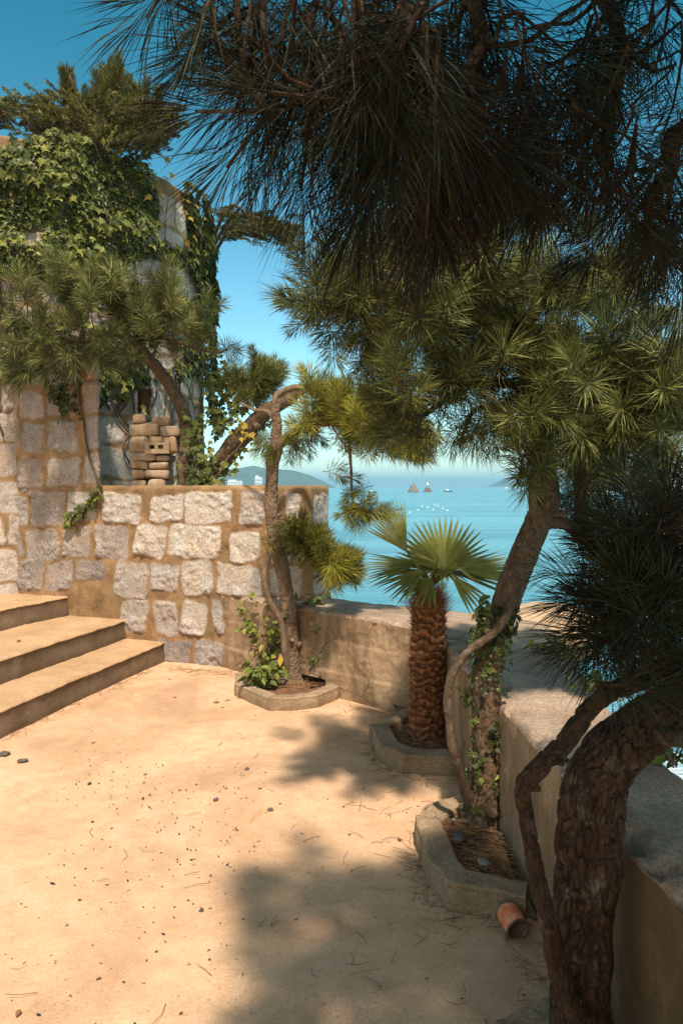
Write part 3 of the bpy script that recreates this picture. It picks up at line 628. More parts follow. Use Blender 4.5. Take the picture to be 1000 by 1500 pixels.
# ------------------------------------------------------------------ pines
def perp(ax):
    ax = nrm(ax); a = np.array([0, 0, 1.0]) if abs(ax[2]) < .85 else np.array([1.0, 0, 0])
    u = nrm(np.cross(ax, a)); return u, np.cross(ax, u)
def needle_tuft(mb, pos, axis, L=.13, n=120, ln=.115, r=.0011, a0=78, a1=18, droop=.10, base=0.5, spread=.18, lo=.0):
    """needles all round a shoot: each a bent spindle of six faces"""
    axis = nrm(axis); u, v = perp(axis)
    t = lo + (1 - lo) * rng.random(n) ** .8; ph = rng.random(n) * 2 * math.pi
    al = np.radians(a0 + (a1 - a0) * t + rng.normal(0, 9, n)); rad = np.cos(ph)[:, None] * u + np.sin(ph)[:, None] * v
    d0 = nrm(np.cos(al)[:, None] * axis + np.sin(al)[:, None] * rad); l = ln * rng.uniform(.72, 1.12, n)
    p0 = np.asarray(pos) + axis * (t * L)[:, None] + rad * .004
    d1 = nrm(d0 + np.array([0, 0, -1.]) * (droop * rng.uniform(.3, 1.4, n))[:, None] + rng.normal(0, .05, (n, 3)))
    p1 = p0 + d0 * (l * .5)[:, None]; p2 = p1 + d1 * (l * .5)[:, None]
    s1 = nrm(np.cross(d0, rng.normal(0, 1, (n, 3)))); s2 = np.cross(d0, s1)
    rr = r * rng.uniform(.8, 1.2, n)[:, None]
    V = np.stack([p0, p1 + s1 * rr, p1 + (-.5 * s1 + .87 * s2) * rr, p1 + (-.5 * s1 - .87 * s2) * rr, p2], 1).reshape(-1, 3)
    k = np.arange(n)[:, None] * 5
    Fc = np.concatenate([k + np.array([f]) for f in ((0, 2, 1), (0, 3, 2), (0, 1, 3), (1, 2, 4), (2, 3, 4), (3, 1, 4))])
    tone = np.clip(base + rng.normal(0, spread, n), 0, 1); mb.add(V, Fc, np.repeat(tone, 5))

class Tree:
    def __init__(s, name, label, group=None, needle=NEEDLE, bark=BARK_M):
        s.o = thing(name, label, 'tree', group); s.needles = MB(); s.twigs = MB(); s.sk = []; s.nm, s.bm, s.back = needle, bark, .75
    def limb(s, kind, pts, rad, ring=10, step=.04, bark=.004, seed=1, wob=.004, flare=0.0, mat=None, knots=0):
        pts = np.asarray(pts, float); m = MB()
        V, f, t = tube_geo(pts, rad, ring=ring, step=step, bark=bark, seed=seed, wob=wob, flare=flare); m.add(V, f, t)
        c = spline(pts, 60); rr_ = np.interp(np.linspace(0, 1, 60), np.linspace(0, 1, len(np.atleast_1d(rad))), np.atleast_1d(rad)); kr = np.random.default_rng(seed * 31)
        for _ in range(knots):                   # broken branch stubs and knots
            i = kr.integers(4, 50); T_ = nrm(c[i + 1] - c[i]); u_, v_ = perp(T_); a_ = kr.random() * 6.28; o_ = math.cos(a_) * u_ + math.sin(a_) * v_
            r0 = rr_[i] * kr.uniform(.28, .5); L_ = rr_[i] * kr.uniform(.2, 1.1)
            V, f, t = tube_geo([c[i] + o_ * rr_[i] * .5, c[i] + o_ * rr_[i] * .95, c[i] + o_ * (rr_[i] + L_) + T_ * L_ * .4], [r0 * 1.5, r0, r0 * .7], ring=12, step=.008, bark=.003, seed=seed + _); m.add(V, f, t)
        m.build(kind, mat or s.bm, s.o)
        s.sk.append(spline(pts, 30))
    def px(s, lst): return [P(a, b, d) for a, b, d in lst]
    def shoot(s, tip, axis=None, k=3, spreadang=42, n=110, ln=.115, L=.12, r=.0011, up=.35, droop=.1, base=.5, twig=.006, a0=78, a1=18, jit=.05, lo=0.0):
        tip = np.asarray(tip, float); sk = np.vstack(s.sk); b = sk[np.argmin(((sk - tip) ** 2).sum(1) + 0.0)]
        d = tip - b; dist = np.linalg.norm(d)
        ax = nrm(nrm(d) * 1.0 + np.array([0, 0, up])) if axis is None else nrm(np.asarray(axis, float))
        tip = tip - ax * L * s.back
        mid = (b + tip) / 2 + np.array([0, 0, -.06 * dist]) + rng.normal(0, .05 * dist, 3)
        V, f, t = tube_geo([b, mid, tip - ax * .03, tip + ax * L * .8], [twig, twig * .8, twig * .6, twig * .35], ring=5, step=.06, seed=3, wob=.004)
        s.twigs.add(V, f, t)
        u, v = perp(ax)
        for i in range(k):
            if i == 0: a = ax; p = tip
            else:
                ph = rng.random() * 6.28; g = math.tan(R(spreadang * rng.uniform(.6, 1.2)))
                a = nrm(ax + (math.cos(ph) * u + math.sin(ph) * v) * g); p = tip - ax * rng.uniform(.0, jit * 2) + rng.normal(0, jit * .4, 3)
                V, f, t = tube_geo([p - ax * .03, p, p + a * L * .8], [twig * .6, twig * .55, twig * .3], ring=4, step=.06, seed=4); s.twigs.add(V, f, t)
            needle_tuft(s.needles, p, a, L * rng.uniform(.8, 1.15), int(n * rng.uniform(.5, 1.25)), ln * rng.uniform(.62, 1.2), r, a0 + rng.uniform(-14, 12), a1 + rng.uniform(-6, 14), droop * rng.uniform(.5, 2.6), np.clip(base + rng.normal(0, .16), 0, 1), lo=lo)
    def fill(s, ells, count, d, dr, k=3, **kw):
        """shoots spread through rounded clumps; the under side of a clump is painted darker, as if shaded"""
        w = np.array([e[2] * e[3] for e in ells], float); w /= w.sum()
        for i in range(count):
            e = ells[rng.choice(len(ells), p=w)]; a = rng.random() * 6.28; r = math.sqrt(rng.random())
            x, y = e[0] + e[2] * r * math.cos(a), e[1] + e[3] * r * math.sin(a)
            b = .45 - .2 * r * math.sin(a) + rng.normal(0, .08)  # tone falls towards the under side: shade painted into the needles
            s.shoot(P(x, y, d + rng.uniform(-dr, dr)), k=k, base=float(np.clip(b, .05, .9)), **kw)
    def done(s):
        n, t = s.needles, s.twigs; nf = np.concatenate(n.Fs); off = n.n
        tq = [f + off for f in t.Fs if f.shape[1] == 4]; tt = [f + off for f in t.Fs if f.shape[1] == 3]
        fs = [nf] + ([np.concatenate(tq), np.concatenate(tt)] if tq else [])
        o = mesh_obj('crown', np.concatenate(n.V + t.V), fs, s.nm, s.o, {'tone': np.concatenate(n.A + t.A)}, False)
        o.data.materials.append(s.bm); k = sum(len(f) for f in fs)
        if len(o.data.polygons) == k: o.data.polygons.foreach_set('material_index', np.concatenate([np.full(len(nf), 0), np.full(k - len(nf), 1)]).astype(np.int32))

# --- pine growing behind the low wall against the tower (two stems)
T = Tree('pine_tree', 'twin stemmed pine growing out behind the low wall against the tower', needle=NEEDLE, bark=BARK_M)
D = 6.95
T.limb('trunk', T.px([(282, 775, D), (274, 715, D), (271, 680, D), (274, 640, D), (266, 595, D), (243, 556, D), (212, 518, D - .1), (190, 485, D - .15)]), [.085, .08, .075, .068, .06, .055, .05, .04], 20, .010, .007, 3, .012, knots=5)
T.limb('trunk', T.px([(272, 760, D), (290, 705, D - .02), (318, 684, D - .05), (350, 643, D - .15), (384, 607, D - .25), (415, 590, D - .3), (442, 572, D - .35), (470, 560, D - .4)]), [.10, .10, .092, .085, .07, .055, .04, .025], 24, .010, .009, 4, .012, knots=5)
T.limb('branch', T.px([(190, 485, D - .15), (150, 492, D - .3), (118, 499, D - .4), (88, 489, D - .45), (58, 462, D - .5), (30, 425, D - .5), (0, 405, D - .5), (-40, 390, D - .5)]), [.03, .027, .024, .022, .02, .016, .012, .01], 8, .03, .003, 5, .01)
T.limb('branch', T.px([(205, 505, D - .1), (225, 495, D - .25), (262, 502, D - .3), (310, 516, D - .3), (335, 512, D - .3)]), [.025, .02, .016, .012, .008], 8, .03, .003, 6, .01)
T.limb('branch', T.px([(190, 485, D - .15), (170, 455, D - .2), (140, 430, D - .2), (110, 418, D - .2)]), [.03, .025, .02, .012], 8, .03, .003, 7, .01)
T.limb('branch', T.px([(205, 505, D - .1), (225, 465, D - .1), (250, 445, D - .1), (290, 450, D - .1)]), [.028, .024, .018, .01], 8, .03, .003, 8, .01)
T.limb('branch', T.px([(384, 607, D - .25), (372, 585, D - .2), (362, 560, D - .2), (376, 548, D - .2), (390, 540, D - .2)]), [.03, .024, .018, .014, .01], 8, .03, .003, 9, .008)
T.limb('branch', T.px([(384, 607, D - .25), (372, 600, D - .3), (352, 575, D - .3), (345, 555, D - .3)]), [.02, .016, .012, .008], 8, .03, .003, 10, .008)
for x, y in [(25, 395), (5, 440), (-25, 420), (48, 430), (72, 440), (95, 425), (112, 405), (140, 415), (165, 402), (190, 425), (208, 440), (150, 450), (120, 462), (85, 470), (60, 500), (30, 480), (100, 520), (135, 510), (165, 498), (185, 470), (225, 430), (245, 440), (268, 445), (296, 452), (285, 475), (250, 468), (235, 490), (330, 508), (215, 470), (70, 540), (110, 540), (150, 535), (20, 520), (-10, 500), (40, 545), (185, 520), (175, 440), (230, 455)]:
    up = .9 if y < 480 else .1
    T.shoot(P(x, y, D - rng.uniform(.15, .65)), k=4, n=85, ln=.16, L=.15, r=.0024, up=up, base=.50 if y < 480 else .3, a0=75, a1=15)
for x, y in [(385, 545), (400, 535), (372, 552), (392, 560), (412, 548), (355, 560), (345, 545), (365, 575)]:
    T.shoot(P(x, y, D - rng.uniform(.15, .4)), k=4, n=85, ln=.15, L=.13, r=.0023, up=1.2, base=.62)
T.fill([(390, 545, 44, 30), (372, 560, 26, 22)], 16, D - .25, .15, n=95, ln=.145, L=.13, r=.0023, up=1.1)
for x, y in [(395, 655), (380, 640), (405, 635)]:
    T.shoot(P(x, y, D - .2), k=2, n=60, ln=.14, L=.12, r=.0018, up=-.6, base=.4)
T.fill([(60, 430, 90, 60), (170, 435, 110, 60), (265, 455, 75, 45), (80, 510, 110, 45), (160, 500, 70, 50), (10, 500, 40, 60)], 55, D - .35, .35, n=90, ln=.15, L=.15, r=.0024, up=.6)
T.done()

# --- slender pale pine in the small planter
T = Tree('pine_tree', 'slender pale barked pine rising from the small kerbed planter', needle=NEEDLE_Y, bark=BARK_L)
D = 5.75
T.limb('trunk', T.px([(427, 1003, D), (426, 975, D), (424, 930, D), (421, 885, D), (412, 830, D), (403, 790, D), (398, 745, D), (398, 700, D), (403, 655, D), (405, 620, D), (403, 585, D)]), [.078, .072, .066, .060, .055, .052, .05, .047, .044, .036, .028], 40, .007, .009, 12, .010, .02, knots=10)
T.limb('branch', T.px([(403, 592, D), (405, 580, D), (420, 571, D), (440, 567, D), (458, 576, D - .05), (480, 581, D - .1), (505, 582, D - .2), (535, 592, D - .3), (570, 600, D - .4)]), [.028, .028, .027, .026, .022, .02, .018, .014, .01], 10, .02, .003, 13)
T.limb('branch', T.px([(402, 668, D), (412, 648, D - .02), (432, 632, D - .1), (455, 624, D - .2), (480, 619, D - .3), (512, 622, D - .4), (545, 635, D - .5), (590, 632, D - .6)]), [.04, .038, .036, .033, .03, .026, .018, .01], 12, .02, .004, 14)
T.limb('branch', T.px([(403, 615, D), (392, 603, D + .1), (372, 600, D + .2), (352, 590, D + .3)]), [.022, .018, .014, .01], 8, .03, .003, 15)
T.limb('branch', T.px([(510, 622, D - .4), (511, 650, D - .4), (513, 685, D - .4), (514, 715, D - .4), (520, 745, D - .4)]), [.014, .012, .011, .009, .006], 8, .03, .002, 16, .008)
T.limb('branch', T.px([(405, 800, D), (418, 780, D - .1), (440, 782, D - .2), (468, 800, D - .3), (492, 822, D - .4)]), [.02, .018, .016, .013, .008], 8, .03, .002, 17, .006)
T.limb('stem', T.px([(421, 985, D - .06), (417, 950, D - .09), (413, 915, D - .10), (403, 895, D - .12), (392, 872, D - .14), (387, 848, D - .14), (391, 822, D - .13), (400, 803, D - .12), (413, 796, D - .12), (424, 789, D - .12), (431, 788, D - .12)]), [.026, .026, .025, .025, .024, .024, .024, .023, .022, .018, .012], 12, .012, .003, 18, .004)
up1 = [(455, 568), (470, 580), (480, 560), (492, 572), (505, 590), (462, 600), (478, 606), (500, 608), (520, 600), (540, 596), (556, 588), (575, 600), (590, 612), (560, 618), (606, 620), (530, 622), (545, 640), (580, 640), (600, 645), (570, 655), (622, 632), (520, 650), (445, 600), (510, 560), (530, 575), (600, 660), (630, 650)]
for x, y in up1: T.shoot(P(x, y, D - .1 - rng.uniform(0, .6)), k=4, n=95, ln=.13, L=.13, r=.0021, up=.8, base=.6)
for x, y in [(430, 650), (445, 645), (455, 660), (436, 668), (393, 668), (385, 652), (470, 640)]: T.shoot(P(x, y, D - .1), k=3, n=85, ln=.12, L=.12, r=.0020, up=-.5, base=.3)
for x, y, b in [(514, 700, .3), (508, 722, .3), (517, 742, .35), (505, 752, .3), (524, 765, .35), (545, 748, .5), (562, 744, .5), (578, 752, .5), (535, 758, .4)]: T.shoot(P(x, y, D - .4), k=3, n=85, ln=.115, L=.11, r=.0020, up=.1, base=b)
for x, y, b in [(432, 765, .2), (445, 775, .2), (455, 790, .2), (440, 800, .2), (462, 778, .25), (430, 800, .15), (470, 812, .3), (485, 815, .5), (500, 812, .55), (508, 828, .6), (495, 840, .6), (480, 832, .5), (490, 852, .5), (508, 845, .5)]: T.shoot(P(x, y, D - .25 - rng.uniform(0, .25)), k=4, n=95, ln=.12, L=.12, r=.0021, up=.2, base=b)
T.fill([(480, 582, 42, 42), (560, 608, 66, 38), (590, 640, 50, 26)], 34, D - .35, .3, n=100, ln=.13, L=.13, r=.0021, up=.8)
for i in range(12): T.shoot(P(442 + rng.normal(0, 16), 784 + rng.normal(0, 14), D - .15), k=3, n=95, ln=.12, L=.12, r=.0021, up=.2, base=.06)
T.fill([(496, 832, 30, 26)], 14, D - .3, .12, n=95, ln=.12, L=.12, r=.0021, up=.3)
a = np.linspace(0, 2 * math.pi, 25); c = P(423, 893, D - .02)
tube('tie_wire', np.column_stack([c[0] + .02 + .10 * np.cos(a), c[1] + .10 * np.sin(a), c[2] + .012 * np.cos(a)]), .004, BARK_L, T.o, ring=6, step=.02)
T.done()

# --- middle pine leaning over the long parapet
T = Tree('pine_tree', 'leaning pine with a broad sunlit crown beside the long parapet', needle=NEEDLE, bark=BARK_M)
D = 3.27
T.limb('trunk', T.px([(708, 1222, D), (708, 1190, D), (711, 1130, D), (712, 1070, D), (713, 1010, D), (718, 955, D), (733, 903, D), (750, 855, D), (768, 810, D), (788, 768, D), (800, 730, D), (797, 690, D), (790, 640, D), (778, 580, D), (758, 520, D)]), [.068, .066, .064, .063, .063, .063, .062, .060, .058, .056, .052, .048, .042, .036, .028], 56, .006, .008, 22, .010, .02, knots=9)
T.limb('stem', T.px([(694, 1200, D), (686, 1170, D - .05), (672, 1125, D - .1), (659, 1075, D - .12), (656, 1030, D - .12), (664, 988, D - .12), (690, 953, D - .12), (722, 928, D - .1), (744, 895, D - .08), (757, 855, D - .05), (768, 818, D - .02), (780, 790, D)]), [.022, .021, .020, .019, .018, .018, .018, .019, .019, .018, .016, .013], 20, .008, .004, 23, .010)
T.limb('branch', T.px([(797, 765, D), (820, 766, D), (842, 778, D), (868, 795, D), (905, 800, D), (950, 790, D)]), [.03, .028, .026, .023, .018, .012], 12, .015, .003, 24, .008)
T.limb('branch', T.px([(788, 772, D - .03), (780, 745, D - .04), (778, 712, D - .05), (773, 690, D - .05)]), [.02, .018, .016, .012], 10, .012, .003, 25)
T.limb('branch', T.px([(775, 690, D - .05), (768, 696, D - .1), (757, 702, D - .14)]), [.011, .008, .003], 6, .02, .001, 26)
T.limb('branch', T.px([(848, 790, D + .1), (852, 740, D + .12), (848, 690, D + .12), (838, 630, D + .1), (825, 570, D)]), [.034, .034, .033, .03, .025], 14, .015, .004, 27)
T.limb('branch', T.px([(758, 520, D), (720, 478, D - .05), (660, 440, D - .1), (590, 420, D - .1), (520, 410, D - .15)]), [.026, .024, .02, .015, .01], 10, .02, .003, 28, .01)
T.limb('branch', T.px([(775, 570, D), (720, 560, D - .1), (670, 575, D - .1), (630, 600, D - .1), (610, 640, D - .1)]), [.022, .019, .015, .011, .007], 8, .02, .002, 29, .014)
T.limb('branch', T.px([(772, 560, D), (735, 590, D - .1), (690, 605, D - .1), (675, 650, D - .1)]), [.017, .013, .010, .006], 8, .02, .002, 30, .014)
T.limb('branch', T.px([(758, 520, D), (775, 470, D + .05), (820, 420, D), (870, 385, D - .1), (930, 350, D - .2)]), [.028, .027, .024, .02, .012], 10, .02, .003, 31, .01)
T.limb('branch', T.px([(790, 630, D), (840, 610, D - .1), (900, 595, D - .2), (970, 590, D - .3)]), [.022, .019, .015, .01], 10, .02, .003, 32, .01)
T.limb('branch', T.px([(720, 478, D - .05), (698, 430, D), (690, 380, D), (700, 335, D)]), [.019, .016, .013, .009], 8, .02, .002, 33, .01)
ed = [(452, 398, .5), (446, 425, .5), (430, 442, .5), (465, 462, .45), (480, 485, .4), (495, 395, .55), (512, 365, .55), (535, 345, .55), (505, 430, .5), (540, 400, .6), (535, 455, .5), (560, 370, .6), (575, 425, .6), (590, 470, .5), (555, 500, .4), (600, 380, .6), (610, 420, .6), (625, 350, .6), (640, 400, .6), (655, 450, .55), (690, 460, .75), (625, 470, .5), (580, 330, .55), (650, 320, .5), (690, 330, .5), (520, 500, .35), (540, 535, .35), (545, 560, .4), (575, 530, .35), (610, 510, .35), (555, 600, .5), (580, 580, .4)]
for x, y, b in ed: T.shoot(P(x, y, D - rng.uniform(-.1, .7)), k=4, n=125, ln=.125, L=.14, r=.0016, up=.5, base=b)
mid = [(660, 520, .2), (640, 550, .2), (700, 500, .3), (700, 540, .2), (740, 470, .4), (730, 420, .55), (720, 370, .5), (760, 400, .5), (780, 350, .45), (800, 440, .4), (790, 490, .3), (760, 540, .2), (730, 580, .25), (800, 540, .25), (840, 500, .3), (830, 460, .4), (850, 400, .5), (880, 440, .45), (900, 400, .4), (870, 530, .3), (900, 490, .35), (930, 440, .4), (950, 500, .4), (920, 550, .35), (860, 570, .3), (780, 300, .4), (840, 320, .4), (740, 310, .4)]
for x, y, b in mid: T.shoot(P(x, y, D + rng.uniform(-.5, .45)), k=4, n=120, ln=.125, L=.14, r=.0017, up=.4, base=b)
low = [(780, 612, .65), (815, 600, .6), (770, 645, .5), (800, 650, .5), (830, 640, .5), (790, 690, .4), (850, 640, .6), (880, 620, .65), (910, 600, .6), (950, 590, .65), (980, 600, .6), (990, 560, .6), (1010, 620, .6), (960, 640, .6), (930, 650, .55), (900, 660, .5), (870, 670, .45), (850, 690, .35), (985, 660, .55), (740, 630, .35), (720, 610, .35), (960, 545, .6), (1000, 520, .5), (975, 690, .5), (1015, 580, .6)]
for x, y, b in low: T.shoot(P(x, y, D - rng.uniform(-.1, .5)), k=4, n=120, ln=.125, L=.14, r=.0016, up=.25, base=b, droop=.2)
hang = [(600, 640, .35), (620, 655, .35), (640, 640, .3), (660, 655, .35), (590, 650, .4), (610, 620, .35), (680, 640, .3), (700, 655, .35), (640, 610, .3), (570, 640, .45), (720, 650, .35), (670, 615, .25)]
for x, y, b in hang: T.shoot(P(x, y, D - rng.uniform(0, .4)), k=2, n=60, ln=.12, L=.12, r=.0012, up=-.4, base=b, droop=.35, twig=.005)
rt = [(870, 700, .2), (900, 720, .2), (845, 720, .15), (880, 745, .2), (925, 700, .25), (860, 760, .15), (890, 780, .2)]
for x, y, b in rt: T.shoot(P(x, y, D + rng.uniform(-.1, .2)), k=3, n=90, ln=.12, L=.13, r=.0015, up=.2, base=b)
T.fill([(700, 430, 130, 90), (580, 430, 100, 80), (840, 470, 150, 110), (900, 540, 110, 70), (760, 510, 110, 70), (880, 610, 120, 50), (620, 500, 80, 50)], 95, D - .1, .5, k=4, n=120, ln=.125, L=.14, r=.0017, up=.4)
T.fill([(900, 690, 70, 45), (880, 620, 60, 50)], 10, D + .1, .2, n=90, ln=.12, L=.13, r=.0015, up=.1)
T.done()

# --- big dark pine close on the right, its boughs hanging over the view
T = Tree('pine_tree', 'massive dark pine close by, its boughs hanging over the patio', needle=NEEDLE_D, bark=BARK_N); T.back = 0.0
D = 1.9
T.limb('trunk', np.vstack([T.px([(850, 1640, D), (851, 1560, D), (852, 1480, D), (853, 1400, D), (856, 1320, D), (862, 1250, D), (866, 1190, D), (876, 1135, D), (905, 1092, D), (950, 1062, D), (1000, 1032, D), (1060, 1000, D)]), [(1.25, 1.85, 1.27), (1.48, 1.6, 1.7), (1.42, 1.25, 2.3), (1.1, .95, 2.85), (.75, .75, 3.15)]]),
       [.084, .078, .074, .072, .072, .074, .078, .078, .074, .069, .066, .065, .065, .062, .056, .048, .04], 150, .0045, .010, 41, .006, .02, knots=3)
T.limb('stem', T.px([(848, 1500, D - .08), (832, 1452, D - .1), (806, 1385, D - .13), (790, 1310, D - .15), (777, 1230, D - .15), (768, 1170, D - .15), (772, 1142, D - .15), (795, 1115, D - .15), (828, 1082, D - .14), (856, 1045, D - .12), (890, 1013, D - .12), (940, 992, D - .15), (1000, 965, D - .2), (1060, 940, D - .2)]), [.027, .025, .022, .020, .019, .019, .021, .021, .021, .021, .021, .020, .016, .012], 36, .006, .006, 42, .010, knots=6)
T.limb('branch', [(.75, .75, 3.15), (.55, .95, 2.75), P(640, -130, 1.0), P(590, 20, .97), P(490, 135, .95), P(390, 162, .93)], [.035, .024, .011, .008, .006, .004], 12, .02, .003, 43, .01)
T.limb('branch', [(.9, .85, 3.05), (.8, 1.1, 2.7), P(730, -80, 1.35), P(700, 80, 1.35), P(670, 220, 1.3), P(655, 320, 1.25)], [.035, .026, .015, .012, .009, .006], 12, .02, .003, 44, .012)
T.limb('branch', [(1.15, 1.0, 2.8), (1.1, 1.2, 2.55), P(920, -60, 1.5), P(905, 80, 1.5), P(890, 190, 1.45), P(880, 300, 1.4)], [.035, .028, .018, .014, .010, .007], 12, .02, .003, 45, .012)
T.limb('branch', [(1.42, 1.3, 2.2), (1.2, 1.4, 2.25), P(1040, 180, 1.5), P(970, 260, 1.45), P(940, 360, 1.4)], [.035, .03, .02, .014, .008], 12, .02, .003, 46, .012)
T.limb('branch', [(1.25, 1.85, 1.27), P(1060, 900, 1.75), P(990, 870, 1.7), P(945, 850, 1.65), P(905, 842, 1.65)], [.03, .026, .02, .014, .008], 12, .02, .003, 47, .01)
T.limb('branch', [(.9, .85, 3.05), (.6, .3, 3.25), (.3, -.2, 3.3)], [.035, .028, .015], 10, .04, .003, 49, .02)
T.limb('branch', [(1.3, 1.1, 2.55), (1.2, .5, 2.9), (1.0, 0, 3.0)], [.035, .028, .015], 10, .04, .003, 50, .02)
dn = lambda x=0, y=0, z=-1: np.array([x, y, z], float)
# left-hand sprays, seen against the sky
for x, y, d, ax, b in [(380, 160, 1.25, dn(-1, .1, .05), .6), (390, 165, 1.25, dn(-.6, 0, -.8), .55), (425, 165, 1.28, dn(-.4, .1, -1), .55), (465, 175, 1.3, dn(-.1, .1, -1), .55), (490, 185, 1.28, dn(.1, .1, -1), .5), (405, 120, 1.25, dn(-1, .2, .5), .55), (345, 20, 1.25, dn(-.7, .1, -.6), .6), (325, -35, 1.2, dn(-.5, .1, -1), .55), (375, -10, 1.22, dn(-.2, 0, -1), .55), (425, 20, 1.25, dn(-.3, .1, -1), .5), (445, 60, 1.28, dn(-.5, .1, -.9), .5), (470, 90, 1.3, dn(-.3, 0, -1), .5), (435, 110, 1.28, dn(-.8, .1, -.2), .5), (510, 130, 1.32, dn(-.2, 0, -1), .45), (530, 210, 1.3, dn(-.1, .2, -1), .5), (460, 20, 1.3, dn(0, 0, -1), .45), (275, -60, 1.2, dn(-.7, .1, -.8), .5), (480, -20, 1.3, dn(0, .1, -1), .45), (425, 70, 1.27, dn(-.8, 0, .2), .5)]:
    T.shoot(P(x, y, d * .74), ax, k=2, n=88, ln=.108, L=.10, r=.00072, jit=.04, droop=.08, base=b, spreadang=28, a0=62, a1=12)
for x, y in [(520, 10), (560, 40), (590, 60), (545, 80), (610, 20), (500, 60), (575, 110), (640, 60)]:
    T.shoot(P(x, y, rng.uniform(.85, .95)), dn(rng.uniform(-.5, .2), .1), k=2, n=85, ln=.11, L=.11, r=.0009, base=.4, spreadang=30, a0=66, a1=14)
# the dense middle: brown-tinged skirts
for x, y in [(540, 40), (560, 110), (590, 170), (610, 60), (640, 120), (660, 30), (690, 90), (630, 210), (670, 190), (700, 160), (600, 215), (640, 240), (675, 235), (720, 200), (715, 20), (580, 0), (560, 200), (740, 110), (750, 150), (610, 140), (650, 70)]:
    T.shoot(P(x, y, rng.uniform(1.0, 1.25) if x < 650 else rng.uniform(1.15, 1.6)), dn(rng.uniform(-.4, .4), rng.uniform(-.2, .3)), k=3, n=105, ln=.135, L=.15, r=.0011, droop=.15, base=rng.choice([.08, .3, .45]), spreadang=30, a0=66, a1=12)
for x, y in [(770, 60), (800, 110), (760, 20), (850, 60), (830, 150), (870, 120), (910, 90), (940, 40), (970, 110), (900, 170), (860, 200), (820, 225), (850, 240), (890, 235), (930, 210), (990, 230), (800, 230), (840, 260), (880, 270), (920, 270), (950, 290), (980, 280), (910, 310), (950, 340), (980, 340), (1010, 310), (1000, 60), (1010, 160), (1000, 390), (870, 20), (790, 200), (920, 0), (980, 0)]:
    T.shoot(P(x, y, rng.uniform(1.25, 1.8)), dn(rng.uniform(-.6, .5), rng.uniform(-.2, .3), rng.uniform(-1, -.1)), k=2, n=95, ln=.13, L=.14, r=.0011, droop=.15, base=rng.choice([.1, .4, .5]), spreadang=34)
# crown above the picture, which shades the boughs and the foot of the patio
for i in range(125):
    p = np.array([rng.uniform(.25, 1.95), rng.uniform(-.6, 1.1), rng.uniform(2.75, 3.6)])
    if proj(p)[1] > -130: p[2] += .5
    T.shoot(p, None, k=3, n=70, ln=.14, L=.18, r=.0036, base=.4)
for i in range(130):
    p = np.array([rng.uniform(.3, 2.3), rng.uniform(-.8, 1.2), rng.uniform(2.5, 3.1)]) if i < 75 else np.array([rng.uniform(-.1, 1.5), rng.uniform(.5, 1.3), rng.uniform(2.7, 3.3)])
    if proj(p)[1] > -150: p[2] = 1.6 + p[1] * .95 + rng.uniform(0, .3)
    T.shoot(p, None, k=3, n=70, ln=.15, L=.18, r=.0036, base=.4)
# low dark clump on the right
for x, y in [(855, 870), (865, 900), (868, 840), (870, 940), (885, 800), (880, 880), (880, 950), (900, 770), (900, 840), (905, 910), (910, 970), (925, 800), (935, 870), (940, 930), (950, 760), (955, 820), (960, 890), (965, 960), (985, 780), (990, 850), (990, 910), (1000, 750), (1010, 960), (1010, 880), (890, 985), (930, 985), (1020, 800), (862, 860), (885, 915), (970, 990)]:
    T.shoot(P(x + 38 * (x < 930), y, rng.uniform(1.5, 1.95)), nrm(np.array([rng.uniform(-.6, .5), rng.uniform(-.4, .1), rng.uniform(-.3, .9)])), k=3, n=115, ln=.12, L=.13, r=.0011, droop=.12, base=rng.uniform(.35, .7))
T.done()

# ------------------------------------------------------------------ leaves in general
LEAF_IVY = np.array([(0, -.10, .0), (.10, -.02, .02), (.34, -.06, -.02), (.30, .16, .02), (.52, .36, -.07), (.26, .46, .0), (.16, .62, .02), (0, 1.0, -.12), (-.16, .62, .02), (-.26, .46, .0), (-.52, .36, -.07), (-.30, .16, .02), (-.34, -.06, -.02), (-.10, -.02, .02), (0, .34, -.05)])
LEAF_OVAL = np.array([(0, 0, 0), (.16, .14, .03), (.26, .36, .05), (.22, .62, .04), (.10, .85, .0), (0, 1.0, -.04), (-.10, .85, .0), (-.22, .62, .04), (-.26, .36, .05), (-.16, .14, .03), (0, .45, -.02)])
def leaves(mb, pts, nor, size, tones, tpl=LEAF_IVY, down=(0, 0, -1.0), tilt=.45, roll=.6):
    """many leaves: pts (n,3), outward normals; tips hang towards `down`"""
    n = len(pts); nor = nrm(nor + rng.normal(0, tilt * .6, (n, 3)) + np.array([0, 0, tilt]))
    dv = np.asarray(down) + rng.normal(0, roll, (n, 3)); tip = nrm(dv - nor * (dv * nor).sum(1, keepdims=True)); sid = np.cross(tip, nor)
    s = np.broadcast_to(size, (n,)) * rng.uniform(.65, 1.25, n)
    cup = rng.uniform(.5, 1.8, n)
    V = pts[:, None] + s[:, None, None] * (tpl[None, :, 0:1] * sid[:, None] + tpl[None, :, 1:2] * tip[:, None] + (tpl[None, :, 2:3] * cup[:, None, None]) * nor[:, None])
    k = len(tpl); r = k - 1; f = np.array([[r, i, (i + 1) % r] for i in range(r)])
    mb.add(V.reshape(-1, 3), (np.arange(n)[:, None, None] * k + f[None]).reshape(-1, 3), np.repeat(np.clip(tones, 0, 1), k))

